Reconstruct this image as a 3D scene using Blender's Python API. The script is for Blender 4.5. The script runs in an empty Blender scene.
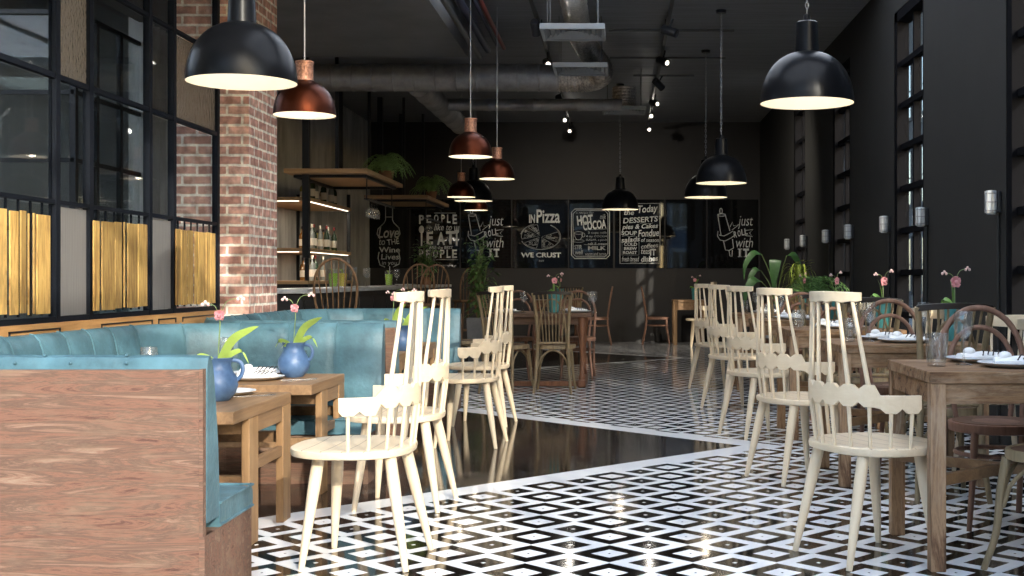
import bpy, math, random
from mathutils import Vector, Matrix
R = math.radians
PI = math.pi
random.seed(7)
SC = bpy.context.scene
COL = SC.collection

# ------------------------------------------------------------------ camera
cam_d = bpy.data.cameras.new('camera')
cam_d.sensor_width = 36.0
cam_d.lens = 36.0 * 1240 / 1024
cam_d.shift_x = -106 / 1024
cam_d.shift_y = -9 / 1024
cam_d.clip_start = 0.05
cam_d.clip_end = 400
cam = bpy.data.objects.new('camera', cam_d)
COL.objects.link(cam)
cam.location = (0, 0, 1.09)
cam.rotation_euler = (R(90), 0, 0)
SC.camera = cam

# ------------------------------------------------------------------ view, world, sun
SC.view_settings.view_transform = 'Standard'
SC.view_settings.look = 'None'
SC.view_settings.gamma = 1.0
SC.view_settings.use_curve_mapping = False
SC.view_settings.exposure = 1.0
cy = SC.cycles
cy.use_denoising = True
cy.max_bounces = 9
cy.diffuse_bounces = 4
cy.glossy_bounces = 4
cy.transmission_bounces = 8
cy.transparent_max_bounces = 16
cy.caustics_reflective = False
cy.caustics_refractive = False
cy.sample_clamp_indirect = 6.0
cy.blur_glossy = 0.5

SUN_ELEV = R(20.5)
w = bpy.data.worlds.new('world')
SC.world = w
w.use_nodes = True
wn = w.node_tree.nodes
wl = w.node_tree.links
bg = wn['Background']
sky = wn.new('ShaderNodeTexSky')
sky.sky_type = 'NISHITA'
sky.sun_disc = False
sky.sun_elevation = SUN_ELEV
sky.sun_rotation = R(156)
sky.altitude = 0
sky.air_density = 1.0
sky.dust_density = 1.5
wl.new(sky.outputs[0], bg.inputs[0])
bg.inputs[1].default_value = 0.62

sun_d = bpy.data.lights.new('sun', 'SUN')
sun_d.energy = 3.0
sun_d.angle = R(0.6)
sun_d.color = (1.0, 0.92, 0.82)
sun = bpy.data.objects.new('sun', sun_d)
COL.objects.link(sun)
sdir = Vector((-0.4 * math.cos(SUN_ELEV), 0.917 * math.cos(SUN_ELEV), -math.sin(SUN_ELEV)))
sun.rotation_euler = sdir.to_track_quat('-Z', 'Y').to_euler()
sun.location = (4, -8, 6)


def portal(loc, rot, sx, sy):
    d = bpy.data.lights.new('daylight_portal', 'AREA')
    d.shape = 'RECTANGLE'
    d.size = sx
    d.size_y = sy
    d.cycles.is_portal = True
    o = bpy.data.objects.new('daylight_portal', d)
    o.location = loc
    o.rotation_euler = rot
    COL.objects.link(o)


portal((-3.3, 1.25, 3.95), (0, 0, 0), 11.4, 4.3)              # added rooflight, facing down
portal((-3.3, -1.05, 1.9), (R(90), 0, 0), 11.4, 3.8)          # street front, facing +Y
portal((2.9, 1.25, 3.1), (R(90), 0, R(90)), 4.2, 1.4)         # added clerestory
for wy in (7.33, 10.51, 13.68, 16.83):
    portal((2.85, wy, 1.9), (R(90), 0, R(90)), 1.05, 3.2)

# ------------------------------------------------------------------ materials


def nt(m):
    return m.node_tree.nodes, m.node_tree.links


def pbr(name, col, rough=0.5, metal=0.0, spec=0.5, noise=None, bump=None, stretch=(1, 1, 1), trans=0.0, ior=1.45, coat=0.0, emit=None, col2=None):
    """Principled surface; noise=(scale, lo, hi) mottles towards col2 or darker, bump=(scale, strength)."""
    m = bpy.data.materials.new(name)
    m.use_nodes = True
    N, L = nt(m)
    b = N['Principled BSDF']
    b.inputs['Base Color'].default_value = (*col, 1)
    b.inputs['Roughness'].default_value = rough
    b.inputs['Metallic'].default_value = metal
    b.inputs['Specular IOR Level'].default_value = spec
    b.inputs['Transmission Weight'].default_value = trans
    b.inputs['IOR'].default_value = ior
    b.inputs['Coat Weight'].default_value = coat
    if emit:
        b.inputs['Emission Color'].default_value = (*emit[0], 1)
        b.inputs['Emission Strength'].default_value = emit[1]
    if noise or bump:
        tc = N.new('ShaderNodeTexCoord')
        mp = N.new('ShaderNodeMapping')
        mp.inputs['Scale'].default_value = stretch
        L.new(tc.outputs['Object'], mp.inputs['Vector'])
    if noise:
        nz = N.new('ShaderNodeTexNoise')
        nz.inputs['Scale'].default_value = noise[0]
        nz.inputs['Detail'].default_value = 6
        nz.inputs['Roughness'].default_value = 0.65
        L.new(mp.outputs[0], nz.inputs['Vector'])
        cr = N.new('ShaderNodeValToRGB')
        c2 = col2 or tuple(c * noise[2] for c in col)
        cr.color_ramp.elements[0].position = 0.32
        cr.color_ramp.elements[0].color = (*(c2 if col2 else tuple(c * noise[1] for c in col)), 1)
        cr.color_ramp.elements[1].position = 0.68
        cr.color_ramp.elements[1].color = (*(col if col2 else c2), 1)
        L.new(nz.outputs['Fac'], cr.inputs[0])
        L.new(cr.outputs[0], b.inputs['Base Color'])
    if bump:
        n2 = N.new('ShaderNodeTexNoise')
        n2.inputs['Scale'].default_value = bump[0]
        n2.inputs['Detail'].default_value = 4
        L.new(mp.outputs[0], n2.inputs['Vector'])
        bp = N.new('ShaderNodeBump')
        bp.inputs['Strength'].default_value = bump[1]
        bp.inputs['Distance'].default_value = 0.01
        L.new(n2.outputs['Fac'], bp.inputs['Height'])
        L.new(bp.outputs[0], b.inputs['Normal'])
    return m


def wood(name, stops, axis='X', scale=1.0, rough=0.55, knots=0.0, blotch=None, spec=0.4, bump=0.15, vary=0.0):
    """Grain stretched along an axis, colour stops [(pos, rgb)...]; blotch=(rgb, amount) adds worn patches."""
    m = bpy.data.materials.new(name)
    m.use_nodes = True
    N, L = nt(m)
    b = N['Principled BSDF']
    b.inputs['Roughness'].default_value = rough
    b.inputs['Specular IOR Level'].default_value = spec
    tc = N.new('ShaderNodeTexCoord')
    mp = N.new('ShaderNodeMapping')
    st = {'X': (1.2, 14, 14), 'Y': (14, 1.2, 14), 'Z': (14, 14, 1.2)}[axis]
    mp.inputs['Scale'].default_value = tuple(s * scale for s in st)
    L.new(tc.outputs['Object'], mp.inputs['Vector'])
    nz = N.new('ShaderNodeTexNoise')
    nz.inputs['Scale'].default_value = 1.6
    nz.inputs['Detail'].default_value = 9
    nz.inputs['Roughness'].default_value = 0.72
    nz.inputs['Distortion'].default_value = 0.5 + knots
    L.new(mp.outputs[0], nz.inputs['Vector'])
    cr = N.new('ShaderNodeValToRGB')
    el = cr.color_ramp.elements
    el[0].position, el[0].color = stops[0][0], (*stops[0][1], 1)
    el[1].position, el[1].color = stops[-1][0], (*stops[-1][1], 1)
    for p, c in stops[1:-1]:
        e = el.new(p)
        e.color = (*c, 1)
    L.new(nz.outputs['Fac'], cr.inputs[0])
    out = cr.outputs[0]
    if blotch:
        m2 = N.new('ShaderNodeMapping')
        m2.inputs['Scale'].default_value = tuple(1 + 2.5 * (s > 5) for s in st)
        L.new(tc.outputs['Object'], m2.inputs['Vector'])
        n2 = N.new('ShaderNodeTexNoise')
        n2.inputs['Scale'].default_value = 3.0 * scale
        n2.inputs['Detail'].default_value = 8
        n2.inputs['Roughness'].default_value = 0.7
        L.new(m2.outputs[0], n2.inputs['Vector'])
        r2 = N.new('ShaderNodeValToRGB')
        r2.color_ramp.elements[0].position = 0.5
        r2.color_ramp.elements[0].color = (0, 0, 0, 1)
        r2.color_ramp.elements[1].position = 0.72
        r2.color_ramp.elements[1].color = (blotch[1],) * 3 + (1,)
        L.new(n2.outputs['Fac'], r2.inputs[0])
        mx = N.new('ShaderNodeMix')
        mx.data_type = 'RGBA'
        L.new(r2.outputs[0], mx.inputs[0])
        L.new(out, mx.inputs[6])
        mx.inputs[7].default_value = (*blotch[0], 1)
        out = mx.outputs[2]
    if vary:
        oi = N.new('ShaderNodeObjectInfo')
        mr = N.new('ShaderNodeMapRange')
        mr.inputs[3].default_value = 1 - vary
        mr.inputs[4].default_value = 1 + vary * .5
        L.new(oi.outputs['Random'], mr.inputs[0])
        vm = N.new('ShaderNodeVectorMath')
        vm.operation = 'SCALE'
        L.new(out, vm.inputs[0])
        L.new(mr.outputs[0], vm.inputs['Scale'])
        out = vm.outputs[0]
    L.new(out, b.inputs['Base Color'])
    bp = N.new('ShaderNodeBump')
    bp.inputs['Strength'].default_value = bump
    bp.inputs['Distance'].default_value = 0.004
    L.new(nz.outputs['Fac'], bp.inputs['Height'])
    L.new(bp.outputs[0], b.inputs['Normal'])
    return m


def pane_mat(name, tint=(1, 1, 1), rough=0.02, haze=0.0, haze_col=(0.5, 0.5, 0.5), bump=None, ior=1.45):
    """Thin glazing: see-through, mirrored by Fresnel, optionally hazed (frosted/reeded glass)."""
    m = bpy.data.materials.new(name)
    m.use_nodes = True
    N, L = nt(m)
    for n in list(N):
        if n.type != 'OUTPUT_MATERIAL':
            N.remove(n)
    out = [n for n in N if n.type == 'OUTPUT_MATERIAL'][0]
    tr = N.new('ShaderNodeBsdfTransparent')
    tr.inputs[0].default_value = (*tint, 1)
    gl = N.new('ShaderNodeBsdfGlossy')
    gl.inputs['Roughness'].default_value = rough
    fr = N.new('ShaderNodeFresnel')
    ge = N.new('ShaderNodeNewGeometry')
    im = N.new('ShaderNodeMix')
    im.inputs[2].default_value = ior
    im.inputs[3].default_value = 1 / ior
    L.new(ge.outputs['Backfacing'], im.inputs[0])
    L.new(im.outputs[0], fr.inputs['IOR'])
    mx = N.new('ShaderNodeMixShader')
    if haze:
        df = N.new('ShaderNodeBsdfDiffuse')
        df.inputs[0].default_value = (*haze_col, 1)
        hz = N.new('ShaderNodeMixShader')
        hz.inputs[0].default_value = haze
        L.new(tr.outputs[0], hz.inputs[1])
        L.new(df.outputs[0], hz.inputs[2])
        base = hz.outputs[0]
    else:
        base = tr.outputs[0]
    if bump:
        tc = N.new('ShaderNodeTexCoord')
        mp = N.new('ShaderNodeMapping')
        mp.inputs['Scale'].default_value = bump[2]
        L.new(tc.outputs['Object'], mp.inputs['Vector'])
        nz = N.new('ShaderNodeTexNoise')
        nz.inputs['Scale'].default_value = bump[0]
        L.new(mp.outputs[0], nz.inputs['Vector'])
        bp = N.new('ShaderNodeBump')
        bp.inputs['Strength'].default_value = bump[1]
        bp.inputs['Distance'].default_value = 0.01
        L.new(nz.outputs['Fac'], bp.inputs['Height'])
        L.new(bp.outputs[0], gl.inputs['Normal'])
        L.new(bp.outputs[0], fr.inputs['Normal'])
    L.new(fr.outputs[0], mx.inputs[0])
    L.new(base, mx.inputs[1])
    L.new(gl.outputs[0], mx.inputs[2])
    L.new(mx.outputs[0], out.inputs[0])
    return m


def brick_mat():
    m = bpy.data.materials.new('red_brick')
    m.use_nodes = True
    N, L = nt(m)
    b = N['Principled BSDF']
    b.inputs['Roughness'].default_value = 0.9
    b.inputs['Specular IOR Level'].default_value = 0.2
    tc = N.new('ShaderNodeTexCoord')
    sp = N.new('ShaderNodeSeparateXYZ')
    L.new(tc.outputs['Object'], sp.inputs[0])
    ge = N.new('ShaderNodeNewGeometry')
    sn = N.new('ShaderNodeSeparateXYZ')
    L.new(ge.outputs['True Normal'], sn.inputs[0])
    ab = N.new('ShaderNodeMath'); ab.operation = 'ABSOLUTE'
    L.new(sn.outputs[0], ab.inputs[0])
    gt = N.new('ShaderNodeMath'); gt.operation = 'GREATER_THAN'; gt.inputs[1].default_value = 0.5
    L.new(ab.outputs[0], gt.inputs[0])
    mx = N.new('ShaderNodeMix')
    L.new(gt.outputs[0], mx.inputs[0])
    L.new(sp.outputs[0], mx.inputs[2])
    L.new(sp.outputs[1], mx.inputs[3])
    cb = N.new('ShaderNodeCombineXYZ')
    L.new(mx.outputs[0], cb.inputs[0])
    L.new(sp.outputs[2], cb.inputs[1])
    wob = N.new('ShaderNodeTexNoise'); wob.inputs['Scale'].default_value = 14
    L.new(tc.outputs['Object'], wob.inputs['Vector'])
    va = N.new('ShaderNodeVectorMath'); va.operation = 'MULTIPLY_ADD'
    va.inputs[1].default_value = (0.012, 0.012, 0)
    L.new(wob.outputs['Color'], va.inputs[0])
    L.new(cb.outputs[0], va.inputs[2])
    bt = N.new('ShaderNodeTexBrick')
    bt.inputs['Scale'].default_value = 1.0
    bt.inputs['Mortar Size'].default_value = 0.0115
    bt.inputs['Mortar Smooth'].default_value = 0.35
    bt.inputs['Brick Width'].default_value = 0.225
    bt.inputs['Row Height'].default_value = 0.075
    bt.inputs['Bias'].default_value = 0.0
    bt.inputs['Color1'].default_value = (0.70, 0.43, 0.345, 1)
    bt.inputs['Color2'].default_value = (0.52, 0.275, 0.22, 1)
    bt.inputs['Mortar'].default_value = (0.90, 0.83, 0.72, 1)
    L.new(va.outputs[0], bt.inputs['Vector'])
    nz = N.new('ShaderNodeTexNoise'); nz.inputs['Scale'].default_value = 16; nz.inputs['Detail'].default_value = 8
    L.new(tc.outputs['Object'], nz.inputs['Vector'])
    cr = N.new('ShaderNodeValToRGB')
    cr.color_ramp.elements[0].position = 0.35; cr.color_ramp.elements[0].color = (0.6, 0.6, 0.6, 1)
    cr.color_ramp.elements[1].position = 0.7; cr.color_ramp.elements[1].color = (1.25, 1.25, 1.25, 1)
    L.new(nz.outputs['Fac'], cr.inputs[0])
    ml = N.new('ShaderNodeMix'); ml.data_type = 'RGBA'; ml.blend_type = 'MULTIPLY'; ml.inputs[0].default_value = 1.0
    L.new(bt.outputs['Color'], ml.inputs[6])
    L.new(cr.outputs[0], ml.inputs[7])
    L.new(ml.outputs[2], b.inputs['Base Color'])
    bp = N.new('ShaderNodeBump'); bp.inputs['Strength'].default_value = 0.6; bp.inputs['Distance'].default_value = 0.01
    iv = N.new('ShaderNodeMath'); iv.operation = 'SUBTRACT'; iv.inputs[0].default_value = 1.0
    L.new(bt.outputs['Fac'], iv.inputs[1])
    L.new(iv.outputs[0], bp.inputs['Height'])
    L.new(bp.outputs[0], b.inputs['Normal'])
    return m


def floor_mat():
    """Diamond encaustic tiles, with two arrow-shaped fields of dark polished marble edged in white."""
    m = bpy.data.materials.new('patterned_floor_tiles')
    m.use_nodes = True
    N, L = nt(m)
    b = N['Principled BSDF']
    tc = N.new('ShaderNodeTexCoord')
    sp = N.new('ShaderNodeSeparateXYZ')
    L.new(tc.outputs['Object'], sp.inputs[0])

    def M(op, a, c=None, d=None):
        n = N.new('ShaderNodeMath'); n.operation = op
        for i, v in enumerate((a, c, d)):
            if v is None:
                continue
            if isinstance(v, (int, float)):
                n.inputs[i].default_value = v
            else:
                L.new(v, n.inputs[i])
        return n.outputs[0]
    X, Y = sp.outputs[0], sp.outputs[1]

    def arrow(ax, ay):
        return M('SUBTRACT', M('SUBTRACT', ax, X), M('ABSOLUTE', M('SUBTRACT', Y, ay)))
    fld = M('MAXIMUM', arrow(0.81, 8.11), arrow(0.78, 17.1))
    marble = M('GREATER_THAN', fld, 0.0)
    border = M('GREATER_THAN', fld, -0.26)
    p = 0.322
    u = M('DIVIDE', M('SUBTRACT', X, 0.288), p)
    v = M('DIVIDE', M('SUBTRACT', Y, 4.924), p)
    fa = M('ABSOLUTE', M('SUBTRACT', M('FRACT', M('ADD', u, 0.5)), 0.5))
    fb = M('ABSOLUTE', M('SUBTRACT', M('FRACT', M('ADD', v, 0.5)), 0.5))
    t = M('ADD', fa, fb)                                   # 0 in the middle of a framed tile, 1 in the middle of a plain one

    def band(lo, hi):
        return M('MULTIPLY', M('GREATER_THAN', t, lo), M('LESS_THAN', t, hi))
    black = M('MAXIMUM', M('MAXIMUM', band(0.228, 0.474), M('LESS_THAN', t, 0.02)), band(0.725, 0.965))
    grout = M('GREATER_THAN', M('MULTIPLY', M('LESS_THAN', M('ABSOLUTE', M('SUBTRACT', t, 0.5)), 0.004), 1.0), 0.5)

    nz = N.new('ShaderNodeTexNoise'); nz.inputs['Scale'].default_value = 2.2; nz.inputs['Detail'].default_value = 8
    nz.inputs['Distortion'].default_value = 1.5
    L.new(tc.outputs['Object'], nz.inputs['Vector'])

    def ramp(stops):
        cr = N.new('ShaderNodeValToRGB')
        el = cr.color_ramp.elements
        el[0].position, el[0].color = stops[0][0], (*stops[0][1], 1)
        el[1].position, el[1].color = stops[-1][0], (*stops[-1][1], 1)
        for q, c in stops[1:-1]:
            el.new(q).color = (*c, 1)
        L.new(nz.outputs['Fac'], cr.inputs[0])
        return cr.outputs[0]

    def mix(f, a, c):
        n = N.new('ShaderNodeMix'); n.data_type = 'RGBA'
        L.new(f, n.inputs[0])
        for i, q in ((6, a), (7, c)):
            if isinstance(q, tuple):
                n.inputs[i].default_value = (*q, 1)
            else:
                L.new(q, n.inputs[i])
        return n.outputs[2]
    white = ramp([(0.3, (0.85, 0.85, 0.85)), (0.7, (0.93, 0.93, 0.93))])
    dark = ramp([(0.3, (0.005, 0.0038, 0.003)), (0.7, (0.009, 0.0068, 0.005))])
    marb = ramp([(0.30, (0.010, 0.007, 0.006)), (0.485, (0.022, 0.016, 0.012)), (0.5, (0.10, 0.085, 0.07)), (0.515, (0.02, 0.014, 0.011)), (0.75, (0.013, 0.009, 0.008))])
    c = mix(black, white, dark)
    c = mix(grout, c, (0.55, 0.55, 0.55))
    c = mix(border, c, white)
    c = mix(marble, c, marb)
    L.new(c, b.inputs['Base Color'])
    n3 = N.new('ShaderNodeTexNoise'); n3.inputs['Scale'].default_value = 5; n3.inputs['Detail'].default_value = 3
    L.new(tc.outputs['Object'], n3.inputs['Vector'])
    rg = M('MULTIPLY_ADD', n3.outputs['Fac'], 0.08, 0.045)
    L.new(rg, b.inputs['Roughness'])
    b.inputs['Specular IOR Level'].default_value = 0.5
    return m


MT = {}
MT['floor'] = floor_mat()
MT['brick'] = brick_mat()
MT['wall_dark'] = pbr('charcoal_wall_paint', (0.020, 0.0195, 0.018), 0.9, spec=0.2, noise=(1.5, 0.9, 1.1), bump=(60, 0.05))
MT['wall_back'] = pbr('black_wall_paint', (0.030, 0.027, 0.025), 0.7, noise=(1.5, 0.9, 1.1))
MT['ceiling'] = pbr('dark_metal_deck', (0.19, 0.20, 0.215), 0.55, noise=(3, 0.7, 1.15), stretch=(0.4, 9, 1), bump=(5, 0.25))
MT['ceiling_low'] = pbr('dropped_ceiling_paint', (0.16, 0.16, 0.158), 0.7, noise=(2, 0.85, 1.1))
MT['grey_wall'] = pbr('grey_plaster', (0.17, 0.172, 0.165), 0.85, noise=(1.2, 0.85, 1.1))
MT['black_steel'] = pbr('black_steel', (0.011, 0.012, 0.015), 0.45, spec=0.5)
MT['blue_steel'] = pbr('blue_black_steel', (0.007, 0.009, 0.014), 0.6, spec=0.15)
MT['frame_black'] = pbr('window_frame_black', (0.006, 0.006, 0.007), 0.95, spec=0.02)
MT['pane'] = pane_mat('clear_pane', (0.93, 0.95, 0.95))
MT['part_pane'] = pane_mat('partition_pane', (0.88, 0.90, 0.90), ior=1.2)
MT['smoke_pane'] = pane_mat('smoked_pane', (0.55, 0.56, 0.57), rough=0.03)
MT['reed_pane'] = pane_mat('reeded_pane', (0.7, 0.7, 0.7), rough=0.25, haze=0.82, haze_col=(0.26, 0.25, 0.24), bump=(60, 0.4, (1, 1, 0.05)), ior=1.25)
MT['hammer_pane'] = pane_mat('hammered_pane', (0.6, 0.58, 0.55), rough=0.15, haze=0.62, haze_col=(0.26, 0.22, 0.175), bump=(45, 0.9, (1, 1, 0.6)), ior=1.3)
MT['cream'] = wood('cream_ash', [(0.25, (0.62, 0.48, 0.31)), (0.6, (0.70, 0.57, 0.40)), (0.8, (0.75, 0.64, 0.47))], 'Y', 1.0, 0.42, bump=0.05)
MT['cream_v'] = wood('cream_ash_upright', [(0.25, (0.64, 0.50, 0.33)), (0.6, (0.71, 0.585, 0.415)), (0.8, (0.76, 0.65, 0.485))], 'Z', 1.0, 0.42, bump=0.03)
def grooved(src):
    m = src.copy()
    m.name = 'cream_ash_planked_seat'
    N, L = nt(m)
    b = N['Principled BSDF']
    tc = N.new('ShaderNodeTexCoord')
    sp = N.new('ShaderNodeSeparateXYZ')
    L.new(tc.outputs['Object'], sp.inputs[0])

    def M(op, a, c):
        n = N.new('ShaderNodeMath'); n.operation = op
        L.new(a, n.inputs[0])
        n.inputs[1].default_value = c
        return n.outputs[0]
    g = M('LESS_THAN', M('ABSOLUTE', M('SUBTRACT', M('FRACT', M('MULTIPLY', sp.outputs[0], 12.5), 0), .5), 0), .03)
    ge = N.new('ShaderNodeNewGeometry')
    sn = N.new('ShaderNodeSeparateXYZ')
    L.new(ge.outputs['True Normal'], sn.inputs[0])
    up = M('GREATER_THAN', sn.outputs[2], .9)
    an = N.new('ShaderNodeMath'); an.operation = 'MULTIPLY'
    L.new(g, an.inputs[0])
    L.new(up, an.inputs[1])
    mx = N.new('ShaderNodeMix'); mx.data_type = 'RGBA'
    L.new(an.outputs[0], mx.inputs[0])
    L.new(b.inputs['Base Color'].links[0].from_socket, mx.inputs[6])
    mx.inputs[7].default_value = (0.36, 0.26, 0.17, 1)
    L.new(mx.outputs[2], b.inputs['Base Color'])
    return m


MT['cream_seat'] = grooved(MT['cream'])
MT['teal'] = pbr('teal_leather', (0.064, 0.136, 0.165), 0.45, spec=0.4, noise=(6, 0.66, 1.35), bump=(55, 0.22))
MT['booth_wood'] = wood('weathered_red_board', [(0.26, (0.035, 0.017, 0.011)), (0.38, (0.09, 0.042, 0.027)), (0.45, (0.185, 0.09, 0.056)), (0.52, (0.10, 0.058, 0.038)), (0.59, (0.19, 0.105, 0.068)), (0.72, (0.28, 0.20, 0.138))], 'X', 1.15, 0.75, knots=0.7, blotch=((0.19, 0.125, 0.08), 0.8), bump=0.35)
MT['pine'] = wood('yellow_pine', [(0.27, (0.12, 0.055, 0.016)), (0.40, (0.40, 0.22, 0.06)), (0.54, (0.72, 0.46, 0.145)), (0.66, (0.60, 0.35, 0.10)), (0.8, (0.82, 0.60, 0.24))], 'Z', 0.8, 0.7, knots=1.2, blotch=((0.22, 0.11, 0.035), 0.8), bump=0.3, vary=.4)
MT['ledge_wood'] = wood('amber_ledge_wood', [(0.3, (0.34, 0.17, 0.06)), (0.6, (0.52, 0.29, 0.11)), (0.8, (0.60, 0.37, 0.16))], 'Y', 1.0, 0.6)
MT['oak'] = wood('honey_oak', [(0.28, (0.12, 0.064, 0.029)), (0.5, (0.215, 0.122, 0.058)), (0.75, (0.31, 0.19, 0.095))], 'Y', 0.9, 0.5)
MT['oak_v'] = wood('honey_oak_upright', [(0.28, (0.16, 0.086, 0.037)), (0.5, (0.26, 0.15, 0.068)), (0.75, (0.34, 0.215, 0.11))], 'Z', 0.9, 0.5)
MT['old_wood'] = wood('worn_grey_brown_wood', [(0.34, (0.030, 0.015, 0.008)), (0.43, (0.12, 0.060, 0.028)), (0.51, (0.24, 0.135, 0.066)), (0.57, (0.15, 0.085, 0.044)), (0.68, (0.40, 0.27, 0.155))], 'X', 0.9, 0.72, spec=0.22, blotch=((0.44, 0.32, 0.21), 0.7), bump=0.35)
MT['old_wood_v'] = wood('worn_grey_brown_upright', [(0.34, (0.055, 0.028, 0.014)), (0.43, (0.18, 0.098, 0.052)), (0.51, (0.34, 0.21, 0.115)), (0.57, (0.24, 0.14, 0.078)), (0.68, (0.48, 0.35, 0.23))], 'Z', 0.9, 0.72, spec=0.22, blotch=((0.47, 0.35, 0.24), 0.65), bump=0.35)
MT['dark_wood'] = wood('dark_walnut', [(0.3, (0.07, 0.036, 0.02)), (0.6, (0.15, 0.08, 0.045)), (0.8, (0.21, 0.12, 0.07))], 'X', 1.0, 0.45)
MT['red_wood'] = wood('red_walnut', [(0.3, (0.11, 0.045, 0.022)), (0.6, (0.23, 0.10, 0.05)), (0.8, (0.32, 0.15, 0.08))], 'Z', 1.0, 0.4)
MT['bent'] = wood('brown_bentwood', [(0.3, (0.13, 0.065, 0.042)), (0.6, (0.23, 0.125, 0.085)), (0.8, (0.29, 0.165, 0.115))], 'Z', 1.0, 0.55, spec=0.25)
MT['bent_seat'] = wood('brown_bentwood_seat', [(0.3, (0.075, 0.038, 0.022)), (0.6, (0.135, 0.07, 0.042)), (0.8, (0.18, 0.10, 0.06))], 'X', 1.0, 0.6, spec=0.25)
MT['olive'] = wood('olive_tan_bentwood', [(0.3, (0.13, 0.09, 0.048)), (0.6, (0.27, 0.195, 0.105)), (0.8, (0.40, 0.30, 0.17))], 'Z', 1.0, 0.5)
MT['dark_rail'] = pbr('near_black_stain', (0.018, 0.012, 0.009), 0.4)
MT['stool'] = wood('stool_brown_wood', [(0.3, (0.16, 0.09, 0.045)), (0.6, (0.27, 0.16, 0.085)), (0.8, (0.35, 0.22, 0.12))], 'Z', 1.0, 0.5)
MT['shelf'] = wood('pale_shelf_wood', [(0.3, (0.36, 0.22, 0.11)), (0.6, (0.50, 0.33, 0.18)), (0.8, (0.58, 0.41, 0.24))], 'X', 1.0, 0.6)
MT['black_gloss'] = pbr('black_enamel', (0.005, 0.0055, 0.007), 0.30, spec=0.16)
MT['shade_white'] = pbr('white_shade_lining', (0.74, 0.70, 0.62), 0.7)
MT['bulb'] = pbr('warm_bulb', (1, 0.9, 0.7), 0.4, emit=((1.0, 0.88, 0.70), 1.2))
MT['copper'] = pbr('brushed_copper', (0.065, 0.015, 0.0055), 0.34, metal=0.9, noise=(4, 0.7, 1.15))
MT['copper_cap'] = pbr('crackled_copper', (0.45, 0.22, 0.14), 0.45, metal=0.6, noise=(60, 0.4, 1.4), bump=(80, 0.5))
MT['steel_wire'] = pbr('steel_cord', (0.35, 0.35, 0.35), 0.4, metal=0.6)
MT['galv'] = pbr('galvanised_steel', (0.36, 0.355, 0.35), 0.42, metal=0.5, noise=(9, 0.8, 1.2))
MT['foil'] = pbr('crinkled_foil', (0.62, 0.56, 0.49), 0.28, metal=0.9, noise=(40, 0.5, 1.3), bump=(26, 1.0))
MT['diffuser'] = pbr('pale_grey_enamel', (0.36, 0.38, 0.38), 0.5)
MT['cage'] = pbr('zinc_cage', (0.28, 0.28, 0.28), 0.4, metal=0.5)
MT['grille_dark'] = pbr('shadow_grey_enamel', (0.20, 0.22, 0.23), 0.5)
MT['spot_lens'] = pbr('lit_lens', (1, 1, 1), 0.3, emit=((1.0, 0.90, 0.74), 2.2))
MT['red_pipe'] = pbr('red_pipe_paint', (0.16, 0.018, 0.014), 0.45)
MT['blue_pipe'] = pbr('blue_pipe_paint', (0.020, 0.025, 0.055), 0.5)
MT['grey_pipe'] = pbr('grey_conduit', (0.13, 0.13, 0.125), 0.5, metal=0.2)
MT['led'] = pbr('warm_led', (1, 0.95, 0.85), 0.4, emit=((1.0, 0.90, 0.74), 1.2))
MT['board'] = pbr('black_back_painted_glass', (0.006, 0.006, 0.006), 0.03, spec=0.8)
MT['chalk'] = pbr('white_chalk_paint', (0.60, 0.60, 0.57), 0.8)
MT['chalk_dim'] = pbr('thin_chalk_paint', (0.36, 0.36, 0.34), 0.8, noise=(14, 0.6, 1.2))
MT['counter'] = pbr('pale_grey_stone', (0.50, 0.50, 0.50), 0.3, noise=(12, 0.85, 1.1))
MT['bar_dark'] = pbr('black_bar_front', (0.018, 0.017, 0.017), 0.5)
MT['corr'] = pbr('corrugated_zinc', (0.56, 0.55, 0.52), 0.5, metal=0.2, noise=(3, 0.6, 1.2), stretch=(1, 1, 0.3))
MT['ceramic_blue'] = pbr('blue_glazed_ceramic', (0.085, 0.155, 0.28), 0.42, noise=(14, 0.6, 1.35), col2=(0.035, 0.075, 0.165), bump=(18, 0.25))
MT['ceramic_teal'] = pbr('teal_glazed_ceramic', (0.055, 0.22, 0.22), 0.35, noise=(8, 0.7, 1.3))
MT['porcelain'] = pbr('white_porcelain', (0.78, 0.80, 0.82), 0.2)
MT['linen'] = pbr('white_linen', (0.78, 0.77, 0.75), 0.9, bump=(90, 0.2))
MT['stripe'] = pbr('dark_print', (0.035, 0.025, 0.025), 0.9)
MT['glass'] = pane_mat('drinking_glass', (0.93, 0.93, 0.92), rough=0.03, haze=0.03, haze_col=(0.8, 0.8, 0.8), ior=1.65)
MT['leaf'] = pbr('orchid_leaf', (0.36, 0.50, 0.10), 0.4, noise=(6, 0.8, 1.2))
MT['leaf_dark'] = pbr('dark_leaf', (0.045, 0.12, 0.03), 0.4, noise=(5, 0.7, 1.3))
MT['leaf_mid'] = pbr('orchid_leaf_shade_side', (0.15, 0.30, 0.05), 0.4, noise=(6, 0.8, 1.2))
MT['fern'] = pbr('fern_green', (0.11, 0.23, 0.06), 0.6, noise=(4, 0.7, 1.3))
MT['fern_pale'] = pbr('pale_fern_green', (0.22, 0.38, 0.13), 0.6, noise=(4, 0.7, 1.3))
MT['fern_lime'] = pbr('lime_variegated', (0.33, 0.42, 0.07), 0.5, noise=(20, 0.4, 1.3))
MT['stem'] = pbr('green_stem', (0.20, 0.28, 0.10), 0.5)
MT['petal'] = pbr('pink_petal', (0.62, 0.27, 0.29), 0.6, noise=(12, 0.8, 1.25))
MT['petal_pale'] = pbr('pale_pink_bud', (0.75, 0.50, 0.48), 0.6)
MT['terracotta'] = pbr('brown_terracotta', (0.24, 0.12, 0.065), 0.8, noise=(8, 0.7, 1.2))
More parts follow.
